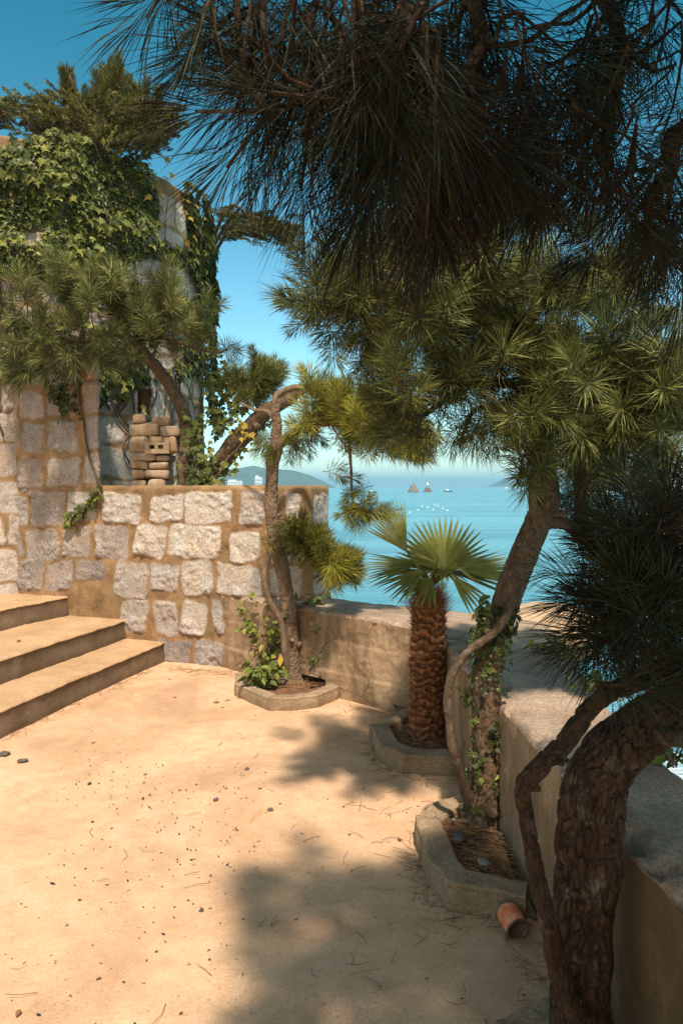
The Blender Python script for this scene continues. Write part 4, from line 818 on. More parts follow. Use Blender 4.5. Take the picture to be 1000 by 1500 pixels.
# ------------------------------------------------------------------ ivy on the tower
def tower_pt(th, z, off): return np.stack([TC[0] + np.cos(th) * (TR + off), TC[1] + np.sin(th) * (TR + off), z], -1)
def in_poly(x, y, poly):
    r = np.zeros(len(x), bool); n = len(poly)
    for i in range(n):
        (x0, y0), (x1, y1) = poly[i], poly[(i + 1) % n]
        c = ((y0 > y) != (y1 > y)) & (x < (x1 - x0) * (y - y0) / (y1 - y0 + 1e-9) + x0); r ^= c
    return r
iv = thing('ivy', 'dense green ivy mantle hanging over the round stone tower', 'ivy')
N0 = 42000; th = th0 + rng.uniform(-1.7, 1.7, N0); z = rng.uniform(1.7, TH + .12, N0)
p = tower_pt(th, z, .0); px, py = proj(p)
cl = fbm(p * 2.6, 3, 61)
px2 = px + 14 * cl; py2 = py + 14 * cl
A = in_poly(px2, py2, [(-200, 200), (0, 215), (70, 195), (150, 215), (200, 232), (222, 270), (228, 330), (205, 380), (150, 390), (100, 420), (40, 400), (-200, 420)]) & ~in_poly(px2, py2, [(38, 325), (60, 325), (60, 365), (38, 365)])
B = in_poly(px2, py2, [(262, 250), (300, 245), (360, 260), (420, 300), (420, 490), (300, 480), (290, 440), (275, 400), (268, 330)])
Bm = in_poly(px2, py2, [(190, 355), (290, 360), (300, 385), (235, 385)]) | in_poly(px2, py2, [(228, 395), (300, 440), (420, 470), (420, 640), (300, 640), (288, 560), (262, 520), (225, 470)]) & (cl > -.12) 
Cm = in_poly(px2, py2, [(120, 520), (205, 520), (215, 575), (195, 640), (150, 612), (118, 600)]) & (cl > -.05)
Dm = in_poly(px2, py2, [(-200, 400), (330, 400), (330, 560), (-200, 560)]) & (cl > .12)
keep = (A & (rng.random(N0) < .62)) | (B & (rng.random(N0) < .7)) | (Bm & (rng.random(N0) < .45)) | (Cm & (rng.random(N0) < .3)) | (Dm & (rng.random(N0) < .3))
th, z, cl, px, py = th[keep], z[keep], cl[keep], px[keep], py[keep]
off = .03 + np.clip(cl + .25, 0, 1) * .26 * rng.uniform(.3, 1, len(z))
off = np.where(px > 285, off + .05, off)
nor = np.stack([np.cos(th), np.sin(th), th * 0], -1)
mb = MB(); tn = .46 + .35 * cl + rng.normal(0, .22, len(z))
leaves(mb, tower_pt(th, z, off), nor, .085, tn)
mb.build('foliage', IVY, iv, smooth=False)
mb = MB()
for _ in range(26):
    t0 = th0 + rng.uniform(-.9, 1.25); zs_ = np.linspace(rng.uniform(1.5, 2.6), rng.uniform(3.2, 5.0), 12)
    tt = t0 + np.cumsum(rng.normal(0, .045, 12)); V, f, t_ = tube_geo(tower_pt(tt, zs_, np.full(12, .035)), [.011, .004], ring=5, step=.05, wob=.01, seed=_); mb.add(V, f, t_)
mb.build('stem', BARK_M, iv)
o = MB(); sel = rng.random(len(z)) < .012     # a few leaves already turned
for _x in (1,):
    i = np.where((py < 330) & (px > 190) & (px < 285))[0]; i = i[rng.random(len(i)) < .35]
    q_ = tower_pt(rng.uniform(th0 + .55, th0 + .95, 26), rng.uniform(4.3, 5.15, 26), np.full(26, .12))
    leaves(o, q_, nrm(q_ - np.array([TC[0], TC[1], 0])) * [1, 1, 0], .085, rng.uniform(.8, 1, 26))
o.build('turned_foliage', YELLOWLEAF, iv, smooth=False)

wn = np.array([-0.34, -0.94])
def wall_pt(px, py, off=.03):
    u = wpx(px); w = wall_line(u) + wn * off; return np.array([w[0], w[1], wz(px, py)])
def creeper(name, label, lst, spread, n, size, root=None, mat=IVY, stem=BARK_M, tones=(.5, .2), off=.035):
    t = thing(name, label, 'climbing plant'); mb = MB(); c = spline([wall_pt(x, y, off) for x, y in lst], 60)
    idx = rng.integers(0, 60, n); p_ = c[idx] + rng.normal(0, spread, (n, 3)) * [1, .3, 1]
    leaves(mb, p_, np.tile(np.array([*wn, 0.]), (n, 1)), size, rng.normal(tones[0], tones[1], n)); mb.build('foliage', mat, t, smooth=False)
    tube('stem', c, [.010, .005], stem, t, ring=6, step=.02, wob=.006)
    return t
t = creeper('ivy_vine', 'short ivy trail creeping down the granite wall above the steps', [(150, 718), (140, 733), (126, 747), (112, 758), (104, 768)], .028, 95, .055, tones=(.5, .2), off=.05)
tube('stem', spline([wall_pt(x, y, .03) for x, y in [(122, 545), (120, 580), (127, 620), (132, 660), (146, 700), (153, 716)]], 40), [.008, .012], BARK_M, t, ring=6, step=.02, wob=.006)
creeper('ivy_vine', 'dark ivy tuft hanging on the tall wall below the pine', [(84, 565), (100, 585), (112, 602), (118, 560)], .05, 90, .065, tones=(.3, .2))

# --- yellowing ivy on the twin stemmed pine by the tower
t = thing('ivy_vine', 'yellowing ivy hanging from the twin stemmed pine behind the low wall', 'climbing plant')
mb = MB(); mo = MB(); D = 6.72
for lst, n, sp, tone, m_ in (([(296, 700), (325, 690), (350, 662), (378, 628), (390, 610)], 60, .03, .5, mb), ([(345, 545), (340, 575), (352, 600)], 80, .06, .65, mb), ([(345, 590), (350, 620), (362, 632)], 38, .05, .8, mo), ([(284, 610), (286, 650), (290, 690), (283, 712)], 150, .05, .45, mb), ([(300, 660), (310, 690), (300, 705)], 60, .05, .6, mb), ([(320, 530), (318, 580), (330, 620)], 130, .07, .4, mb)):
    c = spline([P(x, y, D) for x, y in lst], 50); p_ = c[rng.integers(0, 50, n)] + rng.normal(0, sp, (n, 3)); leaves(m_, p_, np.tile([.1, -1, 0.], (n, 1)), .06, rng.normal(tone, .2, n))
mb.build('foliage', IVY, t, smooth=False); mo.build('turned_foliage', YELLOWLEAF, t, smooth=False)
tube('stem', [P(x, y, D) for x, y in [(300, 715), (322, 690), (352, 650), (372, 620), (356, 590), (350, 550)]], [.012, .005], BARK_M, t, ring=6, step=.03, wob=.02)

# --- ivy round the trunk of the middle pine, weeds on the parapet
t = thing('ivy_vine', 'ivy climbing the trunk of the leaning pine beside the parapet', 'climbing plant')
mb = MB(); D = 3.27; cl_ = spline([P(x, y, D) for x, y in [(710, 1180), (711, 1130), (712, 1070), (713, 1010), (716, 955), (724, 915), (735, 880)]], 60)
n = 330; tt = rng.random(n) ** .8; c = cl_[(tt * 59).astype(int)]; a = rng.uniform(math.pi * .85, 2.15 * math.pi, n); rr2 = .068 + rng.random(n) * .035
keep = (fbm(np.stack([tt * 9, a, a * 0], 1), 2, 71) > -.15)
nr = np.stack([np.cos(a), np.sin(a), a * 0], 1)
leaves(mb, (c + nr * rr2[:, None])[keep], nr[keep], .034, rng.normal(.2, .2, n)[keep]); mb.build('foliage', IVY, t, smooth=False)
tube('stem', cl_ + np.array([-.05, -.05, 0]), [.007, .004], BARK_M, t, ring=6, step=.02, wob=.015)
mb = MB(); c = spline([P(x, y, D - .02) for x, y in [(694, 1000), (700, 955), (706, 920), (707, 885), (712, 870)]], 40)
n = 60; p_ = c[rng.integers(0, 40, n)] + rng.normal(0, .014, (n, 3)); leaves(mb, p_, np.tile([-.6, -.8, 0.], (n, 1)), .027, rng.normal(.6, .15, n)); mb.build('young_foliage', IVY, t, smooth=False)

def clump(name, label, cat, center, radius, h, n, size, mat, tones, tpl=LEAF_OVAL, stems=7, parent=None, seed=0):
    t = thing(name, label, cat); mb, ms = MB(), MB(); c = np.asarray(center, float)
    for k in range(stems):
        a = rng.random() * 6.28; e = c + np.array([math.cos(a) * radius * rng.uniform(.3, 1), math.sin(a) * radius * rng.uniform(.3, 1), h * rng.uniform(.55, 1)])
        pts = spline([c + rng.normal(0, radius * .12, 3) * [1, 1, 0], (c + e) / 2 + np.array([0, 0, h * .15]), e], 14); V, f, q_ = tube_geo(pts, [.004, .0018], ring=5, step=.03); ms.add(V, f, q_)
        m_ = max(2, n // stems); i = rng.integers(3, 14, m_); p_ = pts[i] + rng.normal(0, size * .25, (m_, 3))
        nn_ = nrm(np.stack([np.cos(a + rng.normal(0, 1.2, m_)), np.sin(a + rng.normal(0, 1.2, m_)) - .3, np.full(m_, .5)], 1))
        leaves(mb, p_, nn_, size, rng.normal(tones[0], tones[1], m_), tpl, down=(math.cos(a), math.sin(a), -.3))
    mb.build('foliage', mat, t, smooth=False); ms.build('stem', BARK_L if mat is YELLOWLEAF else mat, t)
    return t
clump('weed', 'leafy yellowing shrub behind the slender pine against the parapet', 'plant', P(390, 985, 5.85), .26, .58, 230, .062, YELLOWLEAF, (.42, .17), stems=16)
t = clump('weed', 'low bright green weeds spilling over the small planter kerb', 'plant', G(382, 1003, .09), .19, .20, 150, .075, YELLOWLEAF, (.2, .12), stems=14)
clump('weed', 'bright green weed sprouting on the coping behind the slender pine', 'plant', P(452, 888, 5.9), .13, .10, 34, .09, YELLOWLEAF, (.15, .1), stems=7)
for x, y, L in [(412, 960, 'upper of two bright yellow leaves low on the slender pine'), (409, 974, 'lower of two bright yellow leaves low on the slender pine')]:
    mb = MB(); leaves(mb, np.array([P(x, y, 5.55)]), np.array([[0, -1, .2]]), .075, np.array([1.0]), LEAF_OVAL, roll=.2); tag(mb.build('yellow_leaf', YELLOWLEAF, None, smooth=False), L, 'leaf', 'yellow leaves on the slender pine')
clump('weed', 'small creeping plant on the parapet face right of the slender pine', 'plant', P(470, 925, 5.48), .07, .04, 16, .045, IVY, (.4, .2), stems=4)
clump('weed', 'small trailing plant beside the drain opening under the coping', 'plant', P(462, 968, 5.48), .07, .04, 16, .04, IVY, (.4, .2), stems=4)
clump('weed', 'yellow green shoots behind the thin stem of the leaning pine', 'plant', P(694, 1040, 3.55), .09, .10, 44, .045, YELLOWLEAF, (.15, .15), LEAF_IVY, 7)
clump('weed', 'dry vine and fern tangle right of the leaning pine trunk', 'plant', P(735, 1150, 3.25), .08, .12, 40, .04, IVY, (.75, .2), stems=8)
for (x, y, d, L) in [(812, 962, 4.15, 'bright weed on the sunny outer edge of the coping by the rocks'), (893, 1022, 3.3, 'yellow green weed on the shaded coping edge behind the dark pine'), (985, 1118, 2.5, 'mossy weed on the coping edge under the dark trunk')]:
    clump('weed', L, 'plant', P(x, y, d), .15, .09, 120, .045, YELLOWLEAF, (.3, .15), stems=12)

# ------------------------------------------------------------------ conifers on the tower
T = Tree('conifer_tree', 'dense dark conifer with upright shoots growing on top of the tower', needle=JUNIPER, bark=BARK_M)
b0 = P(150, 215, 8.3)
T.limb('trunk', [np.array([b0[0], b0[1], TH - .1]), P(152, 170, 8.2), P(160, 130, 8.1), P(165, 95, 8.1)], [.07, .05, .03, .015], 10, .03, .003, 51)
for e in ([(110, 170, 8.1), (60, 170, 8.0), (10, 165, 7.9), (-50, 160, 7.8)], [(195, 165, 8.1), (230, 175, 8.0), (262, 185, 8.0)], [(120, 150, 8.0), (105, 120, 7.9), (98, 100, 7.9)], [(120, 195, 7.8), (90, 205, 7.6), (50, 215, 7.5)], [(190, 150, 8.0), (212, 140, 7.9)]):
    T.limb('branch', [P(152, 172, 8.2)] + T.px(e), [.03] + [.02] * (len(e) - 1) + [.006], 7, .05, .002, 52)
for x, y, h_ in [(102, 125, 1), (97, 108, 1), (165, 105, 1), (158, 125, 1), (172, 90, 1), (142, 120, .8), (150, 105, .8), (232, 140, .8), (125, 135, .7), (185, 130, .8), (60, 150, .5), (160, 112, 1), (170, 118, 1), (163, 98, 1), (100, 118, 1), (106, 135, 1), (94, 130, 1), (192, 118, 1), (205, 135, 1), (215, 128, 1), (138, 135, 1), (178, 105, 1), (155, 130, 1)]:
    T.shoot(P(x, y, 8.0 + rng.uniform(-.15, .15)), dn(rng.normal(0, .14), 0, 1), k=2, n=210, ln=.10, L=.26, r=.0034, base=.62, spreadang=16, a0=65, a1=25)
for (ex, ey, ew, eh, n) in [(150, 165, 75, 34, 90), (225, 175, 48, 30, 55), (200, 200, 50, 22, 30), (100, 205, 70, 25, 40), (90, 180, 60, 30, 50), (20, 165, 50, 24, 34), (-30, 160, 30, 22, 16), (130, 205, 60, 22, 40), (60, 150, 30, 18, 14), (215, 195, 45, 16, 16)]:
    for i in range(n):
        a = rng.random() * 6.28; r = math.sqrt(rng.random()); x, y = ex + ew * r * math.cos(a), ey + eh * r * math.sin(a)
        T.shoot(P(x, y, 7.9 + rng.uniform(-.4, .35)), nrm(np.array([(x - 150) / 90, rng.normal(-.2, .4), rng.uniform(-.2, .9)])), k=2, n=95, ln=.045, L=.17, r=.0042, base=.56 - .25 * r * math.sin(a), spreadang=40, a0=50, a1=20, twig=.004)
T.done()
T = Tree('juniper_tree', 'juniper behind the tower with flat sprays reaching out over the sky', needle=JUNIPER, bark=BARK_M)
T.limb('trunk', [(-2.3, 11.3, .6), (-2.35, 11.2, 2.5), (-2.2, 10.9, 4.2), (-2.2, 10.6, 5.0)], [.10, .09, .06, .02], 10, .06, .003, 55)
for e in ([(330, 330, 10.2), (380, 325, 10.0), (440, 350, 9.9)], [(330, 310, 10.2), (370, 318, 10.0), (425, 325, 9.9)], [(330, 345, 10.2), (365, 345, 10.0), (395, 355, 9.9)]):
    T.limb('branch', [(-2.2, 10.9, 4.2)] + T.px(e), [.035, .025, .016, .005], 7, .06, .002, 56)
for i in range(95):
    k_ = rng.random(); x = 325 + 118 * k_; y = (322 + rng.choice([0, 12, 26, -8]) * (1 - .3 * k_) + 22 * k_ ** 2 + rng.normal(0, 5))
    T.shoot(P(x, y, 10.0 + rng.uniform(-.35, .35)), nrm(np.array([1, rng.normal(0, .4), rng.normal(-.05, .25)])), k=2, n=85, ln=.05, L=.22, r=.0045, base=.4, spreadang=28, a0=45, a1=18, twig=.004)
T.done()

# ------------------------------------------------------------------ fan palm
pb = G(624, 1082, .07); pt = P(628, 868, pb[1] - .02)
pl = thing('palm_tree', 'short fan palm with shaggy ringed trunk in the middle planter', 'palm tree')
ax = pt - pb; H = np.linalg.norm(ax); n, ring = 230, 64
a = np.linspace(0, 2 * math.pi, ring, endpoint=False); V = np.zeros((n, ring, 3)); tn = np.zeros((n, ring))
for i in range(n):
    k = i / (n - 1); r = np.interp(k, [0, .06, .25, .6, .85, .93, 1], [.112, .095, .089, .092, .083, .076, .045])
    s_ = k * H; ph = s_ / .047 + .9 * vnoise(np.stack([np.cos(a) * 1.2, np.sin(a) * 1.2, np.full(ring, s_ * 4)], 1), 83) + .25 * np.sin(a * 5 - s_ * 17)
    fr = ph - np.floor(ph); row = np.floor(ph)
    saw = (fr ** .6) * .024 - .008
    rag = .010 * vnoise(np.stack([a * 6, np.full(ring, s_ * 22), row], 1), 81) + .006 * vnoise(np.stack([a * 17, np.full(ring, s_ * 60), row], 1), 82)
    rr2 = r + saw * (1 - sstep(.86, .95, np.full(ring, k))) + rag
    V[i] = pb + ax * k + np.stack([np.cos(a) * rr2, np.sin(a) * rr2, a * 0], 1); tn[i] = np.clip(.35 + .35 * fr + 20 * rag - .2 * (fr < .2), 0, 1)
mb = MB(); mb.add(V.reshape(-1, 3), np.concatenate([np.stack([np.stack([i * ring + np.arange(ring), i * ring + (np.arange(ring) + 1) % ring, (i + 1) * ring + (np.arange(ring) + 1) % ring, (i + 1) * ring + np.arange(ring)], 1) for i in range(n - 1)]).reshape(-1, 4)]), tn.ravel())
mb.build('trunk', FIBRE, pl)
mb = MB()                                        # fibres: ragged collar at the top, stubs down the trunk
for i in range(3000):
    k = rng.random() ** .7 if i < 2300 else rng.uniform(.80, 1.02); an = rng.random() * 6.28
    r = np.interp(k, [0, .25, .6, .85, 1], [.097, .095, .096, .088, .055]); o_ = np.array([math.cos(an), math.sin(an), 0])
    p_ = pb + ax * k + o_ * r; L_ = rng.uniform(.02, .06) if k < .84 else rng.uniform(.06, .15)
    dr_ = nrm(o_ * rng.uniform(.3, 1.0) + np.array([0, 0, rng.uniform(-.5, .9) if k < .84 else rng.uniform(.4, 1.5)]) + rng.normal(0, .3, 3))
    w_ = nrm(np.cross(dr_, rng.normal(0, 1, 3))) * rng.uniform(.0008, .003); w2 = np.cross(dr_, w_) * .6
    mb.add([p_ + w_, p_ - w_, p_ + w2, p_ + dr_ * L_], np.array([[0, 1, 3], [1, 2, 3], [2, 0, 3]]), rng.uniform(.3, 1) if k > .84 else rng.uniform(.1, .8))
for k in np.linspace(.08, .84, 15):              # cut leaf-stalk bases
    for j in range(7):
        if rng.random() < .45: continue
        an = j * .9 + k * 40 + rng.normal(0, .3); o_ = np.array([math.cos(an), math.sin(an), 0]); r = .091
        p_ = pb + ax * k + o_ * r; sd = np.array([-o_[1], o_[0], 0]) * rng.uniform(.022, .04); tp = p_ + o_ * rng.uniform(.012, .03) + np.array([0, 0, rng.uniform(.02, .045)])
        mb.add([p_ - sd, p_ + sd, tp + sd * .55, tp - sd * .55, p_ - sd - [0, 0, .02] - o_ * .02, p_ + sd - [0, 0, .02] - o_ * .02, tp - o_ * .02 + sd * .5, tp - o_ * .02 - sd * .5],
               np.array([[0, 1, 2, 3], [3, 2, 6, 7], [0, 3, 7, 4], [1, 5, 6, 2]]), rng.uniform(.45, .85))
mb.build('fibre', FIBRE, pl, smooth=False)
crown = pt
def frond(hub, normal, tipdir, rad, nseg=26, arc=300, droop=.22, tone=.5, stalk_from=None, fold=.4):
    """fan leaf: separate folded segments radiating from the hub round tipdir"""
    hub = np.asarray(hub, float); nz = nrm(normal); y_ = nrm(np.asarray(tipdir, float) - nz * np.dot(tipdir, nz)); x_ = np.cross(y_, nz)
    mb = MB(); ang = np.radians(np.linspace(-arc / 2, arc / 2, nseg))
    for g in ang:
        L = rad * (.72 + .28 * math.cos(g * .62)) * rng.uniform(.94, 1.05); dv = math.cos(g) * y_ + math.sin(g) * x_; pv = -math.sin(g) * y_ + math.cos(g) * x_
        ts = np.array([0, .25, .5, .72, .88, 1.0]); wd = np.array([.10, .62, .95, .72, .40, .05]) * (L * math.radians(arc) / nseg * .34)
        dz = -droop * L * (ts ** 2.4) * rng.uniform(.5, 1.6)
        cen = hub + dv * (L * ts)[:, None] + np.array([0, 0, 1.]) * dz[:, None]
        mid_ = cen - nz * (wd * fold)[:, None]
        V = np.stack([cen - pv * wd[:, None], mid_, cen + pv * wd[:, None]], 1).reshape(-1, 3)
        f = np.concatenate([[[3 * i, 3 * i + 1, 3 * i + 4, 3 * i + 3], [3 * i + 1, 3 * i + 2, 3 * i + 5, 3 * i + 4]] for i in range(5)])
        mb.add(V, f, np.clip(np.repeat(tone + .10 + .18 * (ts * .3 + .2), 3) + rng.normal(0, .07), 0, 1))
    o = mb.build('fan_leaf', PALM, pl, smooth=False)
    st_ = stalk_from if stalk_from is not None else crown + np.array([0, 0, .02])
    tube('stalk', spline([st_, (st_ + hub) / 2 + np.array([0, 0, .02]), hub], 10), [.010, .007], PALM, o, ring=6, step=.03)
d_ = pb[1]
frond(P(596, 808, d_ - .06), [-.45, -.8, .1], P(550, 750, d_ - .06) - P(596, 808, d_ - .06), .33, 15, 58, .03, .6, fold=.7)
frond(P(650, 834, d_ - .05), [.05, -.93, .35], [.08, .3, 1], .345, 25, 160, .02, .42, fold=.7)
frond(P(640, 836, d_ + .02), [.0, -.7, .7], [-.35, .5, .8], .30, 16, 110, .05, .3, fold=.6)
frond(P(668, 834, d_ - .10), [.0, -.45, .9], [1, -.05, .36], .42, 13, 62, .04, .5, fold=.7)
frond(P(665, 840, d_ - .02), [.2, -.3, .95], [1, .2, -.02], .34, 11, 70, .10, .35, fold=.6)
frond(P(612, 826, d_ - .02), [-.1, -.45, .9], [-1, -.1, .22], .35, 12, 64, .03, .35, fold=.6)
frond(P(622, 836, d_ - .06), [-.1, -.5, .85], [-1, -.35, -.12], .30, 12, 80, .08, .3, fold=.6)
frond(P(645, 832, d_ + .10), [.1, .3, .95], [.25, 1, .25], .30, 16, 140, .08, .35)
frond(P(660, 842, d_ - .14), [.3, -.7, .5], [.75, -.4, -.55], .27, 6, 44, .05, .55)
frond(P(632, 846, d_ - .10), [-.2, -.7, .5], [-.6, -.4, -.5], .20, 8, 90, .1, .25)
for (x0, y0, x1, y1) in [(648, 832, 640, 785), (640, 824, 596, 806), (668, 830, 708, 857), (660, 838, 690, 885), (646, 840, 648, 868), (655, 838, 640, 862)]:      # young spears
    frond(P(x0, y0, d_ - .15), [.2, -1, .1], P(x1, y1, d_ - .17) - P(x0, y0, d_ - .15), np.linalg.norm(P(x1, y1, d_ - .17) - P(x0, y0, d_ - .15)), 3, 8, .02, .75)

# ------------------------------------------------------------------ stacked stone pillar with a vent
sp = thing('stone_pillar', 'small pillar of stacked flat stones with a two hole vent block', 'stone pillar')
SD = 6.98; BRICKY = mat_concrete('flat_stone', (0.18, 0.115, 0.07), (0.32, 0.215, 0.14), (0.45, 0.34, 0.25), st=.6)
rows_ = [[(198, 218, 703, 716), (220, 246, 702, 716)], [(198, 215, 688, 701), (217, 249, 689, 701)], [(197, 221, 676, 688), (223, 249, 677, 688)], [(198, 231, 663, 676), (234, 254, 668, 677)], [(194, 222, 640, 664), (238, 262, 640, 664)], [(195, 237, 622, 640), (239, 267, 625, 641)], [(200, 218, 608, 622), (226, 252, 612, 624)],]
kk = 0
for rw in rows_:
    for (x0, x1, y0, y1) in rw:
        c = P((x0 + x1) / 2, (y0 + y1) / 2, SD); s_ = SD / F
        V, f = rock_geo(c, [(x1 - x0) / 2 * s_ * 1.08, .13, (y1 - y0) / 2 * s_ * 1.12], 0, 3, .12)
        V = V - c; h_s = np.array([(x1 - x0) / 2 * s_ * 1.06, .13, (y1 - y0) / 2 * s_ * 1.06]); V = np.sign(V) * (np.abs(V) / h_s) ** .45 * h_s + c
        V = V + .022 * np.stack([fbm(V * 11 + 3 * k_, 4, 90 + kk) for k_ in range(3)], 1); mb = MB(); mb.add(V, f); mb.build('stone', [BRICKY, KERB, BRICKY, COPING, CONC][(kk * 7 + 1) % 5], sp); kk += 1
def box_bevel(c, size, bev=.01):
    bm = bmesh.new(); bmesh.ops.create_cube(bm, size=1); bmesh.ops.scale(bm, vec=size, verts=bm.verts); bmesh.ops.bevel(bm, geom=bm.edges[:], offset=bev, segments=2, affect='EDGES')
    bm.verts.index_update(); V = np.array([v.co[:] for v in bm.verts]) + c; fs = {}
    for f in bm.faces: fs.setdefault(len(f.verts), []).append([v.index for v in f.verts])
    bm.free(); return V, [np.array(x) for x in fs.values()]
mb = MB(); s_ = SD / F                           # vent block: a frame of bars so that both holes are open
for (x0, x1, y0, y1) in [(215, 250, 648, 652.5), (215, 250, 658, 665), (215, 221.5, 652, 658.5), (229, 234, 652, 658.5), (242, 250, 652, 658.5), (222, 240, 640, 648)]:
    V, f = box_bevel(P((x0 + x1) / 2, (y0 + y1) / 2, SD - .10), ((x1 - x0) * s_, .13, (y1 - y0) * s_), .004); mb.add(V, f)
mb.build('vent_block', KERB, sp, smooth=False)
V, f = box_bevel(P(228, 668, SD + .12), (48 * s_, .16, 100 * s_), .02); mb = MB(); mb.add(V, f); mb.build('mortar_core', CONC, sp, smooth=False)

# ------------------------------------------------------------------ tin can
cn = thing('tin_can', 'tipped orange paper labelled tin can against the parapet foot', 'tin can')
LABELM = M('orange_label'); la = LABELM.mix(LABELM.ramp(LABELM.noise(22, 5, .65), [(.45, 0.0), (.6, .8)]), (0.62, 0.15, 0.055), (0.70, 0.32, 0.18)); LABELM.bump(LABELM.noise(30, 4), .3, .004); LABELM = LABELM.out(la, .6)
TINM = M('dull_tin'); TINM.bump(TINM.noise(60, 4), .3, .003); TINM = TINM.out(TINM.ramp(TINM.noise(18, 5), [(.3, (.12, .075, .045)), (.7, (.26, .19, .13))]), .5, Metallic=.55)
def lathe(prof, c, axis, ring=40):
    axis = nrm(axis); u, v = perp(axis); a = np.linspace(0, 2 * math.pi, ring, endpoint=False); prof = np.asarray(prof, float)
    V = np.asarray(c) + prof[:, None, 1:2] * axis + prof[:, None, 0:1] * (np.cos(a)[None, :, None] * u + np.sin(a)[None, :, None] * v)
    i, j = np.meshgrid(np.arange(len(prof) - 1), np.arange(ring), indexing='ij'); j2 = (j + 1) % ring
    return V.reshape(-1, 3), np.stack([i * ring + j, i * ring + j2, (i + 1) * ring + j2, (i + 1) * ring + j], -1).reshape(-1, 4)
cc = G(750, 1348, .043); cax = np.array([.22, -.85, -.18]); h_ = .045; r_ = .041
for nm_, pr_, mt_ in (('label', [(r_ + .0008, -h_ + .006), (r_ + .0012, 0), (r_ + .0008, h_ - .006)], LABELM),
                      ('tin_body', [(.001, h_ - .006), (r_ * .55, h_ - .006), (r_ * .6, h_ - .004), (r_ * .9, h_ - .004), (r_ * .93, h_ + .001), (r_ + .001, h_ + .002), (r_ + .0022, h_ - .001), (r_ + .001, h_ - .004), (r_, h_ - .006), (r_, -h_ + .006), (r_ + .002, -h_ + .002), (r_, -h_), (r_ - .003, -h_ + .001), (r_ - .004, -h_ + .004), (.001, -h_ + .004)], TINM)):
    mb = MB(); V, f = lathe(pr_, cc, cax); mb.add(V, f); mb.build(nm_, mt_, cn)

# ------------------------------------------------------------------ shore rocks and far things on the sea
for i, (x, y, d, sx, sy, sz, L) in enumerate([(762, 930, 6.4, .28, .22, .13, 'flat rounded tan boulder just beyond the parapet corner'), (740, 912, 7.2, .45, .3, .12, 'low tan boulder behind the flat rounded one'), (795, 908, 7.6, .42, .35, .22, 'broad sunlit boulder on the shore left of the foam'), (830, 925, 7.2, .3, .3, .18, 'brown boulder at the water edge beside the foam'), (755, 897, 8.6, .4, .3, .14, 'pale boulder farthest out on the rocky shore'), (850, 905, 8.6, .45, .35, .22, 'boulder half hidden behind the dark needle clump'), (800, 893, 9.2, .5, .35, .16, 'long low boulder at the edge of the open sea')]):
    V, f = rock_geo(P(x, y, d) - np.array([0, 0, sz * .5]), [sx, sy, sz], i + 3, 4, .3); mb = MB(); mb.add(V, f); tag(mb.build('boulder', ROCK, None), L, 'boulder', 'shore boulders')
V, f = rock_geo(np.array([16.2, 36, -2.8]), [2.7, 2, 4.5], 4, 5, .35); mb = MB(); mb.add(V, f); tag(mb.build('rock_outcrop', mat_concrete('pale_rock', (.22, .205, .19), (.33, .31, .29), (.44, .41, .38), st=.2), None), 'pale grey rock outcrop at the far right above the water', 'rock')
ISLET = mat_plain('islet_rock', (.20, .15, .11), .95, .4, .8)
for (x, y, w_, h_, d, L, mt, sd) in [(605, 721, 8.5, 12, 500, 'pointed brown rock islet rising from the open sea', ISLET, 2), (626, 720, 6, 8, 520, 'small dark rock islet right of the pointed one', BARK_M, 5)]:
    c = P(x, y, d); c[2] = SEA_Z; s_ = d / F
    V, f = rock_geo(np.array([0, 0, 0.]), [w_ * s_, w_ * s_ * .8, h_ * s_], sd, 4, .35); V[:, :2] *= np.clip(1.15 - V[:, 2:3] / (h_ * s_) * .75, .2, 1.2); mb = MB(); mb.add(V + c, f); tag(mb.build('islet', mt, None), L, 'rock islet', 'islets')
WHITE = mat_plain('white_paint', (.8, .8, .78), .5, .08, 2)
c = P(626, 714, 520); mb = MB(); V, f = lathe([(1.1, -1.2), (1.0, 2.6), (1.3, 2.7), (1.3, 3.0), (.6, 3.1), (.6, 3.9), (.02, 4.5)], c - np.array([0, 0, .9]), [0, 0, 1], 20); mb.add(V, f); tag(mb.build('beacon_tower', WHITE, None), 'tiny white beacon standing on the small dark islet', 'beacon')
def building(x, y, d, w, h, L):
    t = thing('building', L, 'building'); c = P(x, y, d); mb = MB(); V, f = box_bevel(c, (w, w * .7, h), .3); mb.add(V, f)
    V, f = box_bevel(c + np.array([-w * .2, 0, h * .55]), (w * .5, w * .5, h * .35), .3); mb.add(V, f); mb.build('wall', WHITE, t, smooth=False)
    for r in range(2):
        for k in range(5): V, f = box_bevel(c + np.array([(k - 2) * w * .18, -w * .35 - .05, (r - .5) * h * .4]), (w * .09, .3, h * .16), .05); wm = MB(); wm.add(V, f); wm.build('window', HILLM, t, smooth=False)
building(345, 709, 1350, 26, 11, 'low white building block at the foot of the far hill'); building(379, 706, 1350, 13, 16, 'narrow white building partly behind the slender pine trunk')
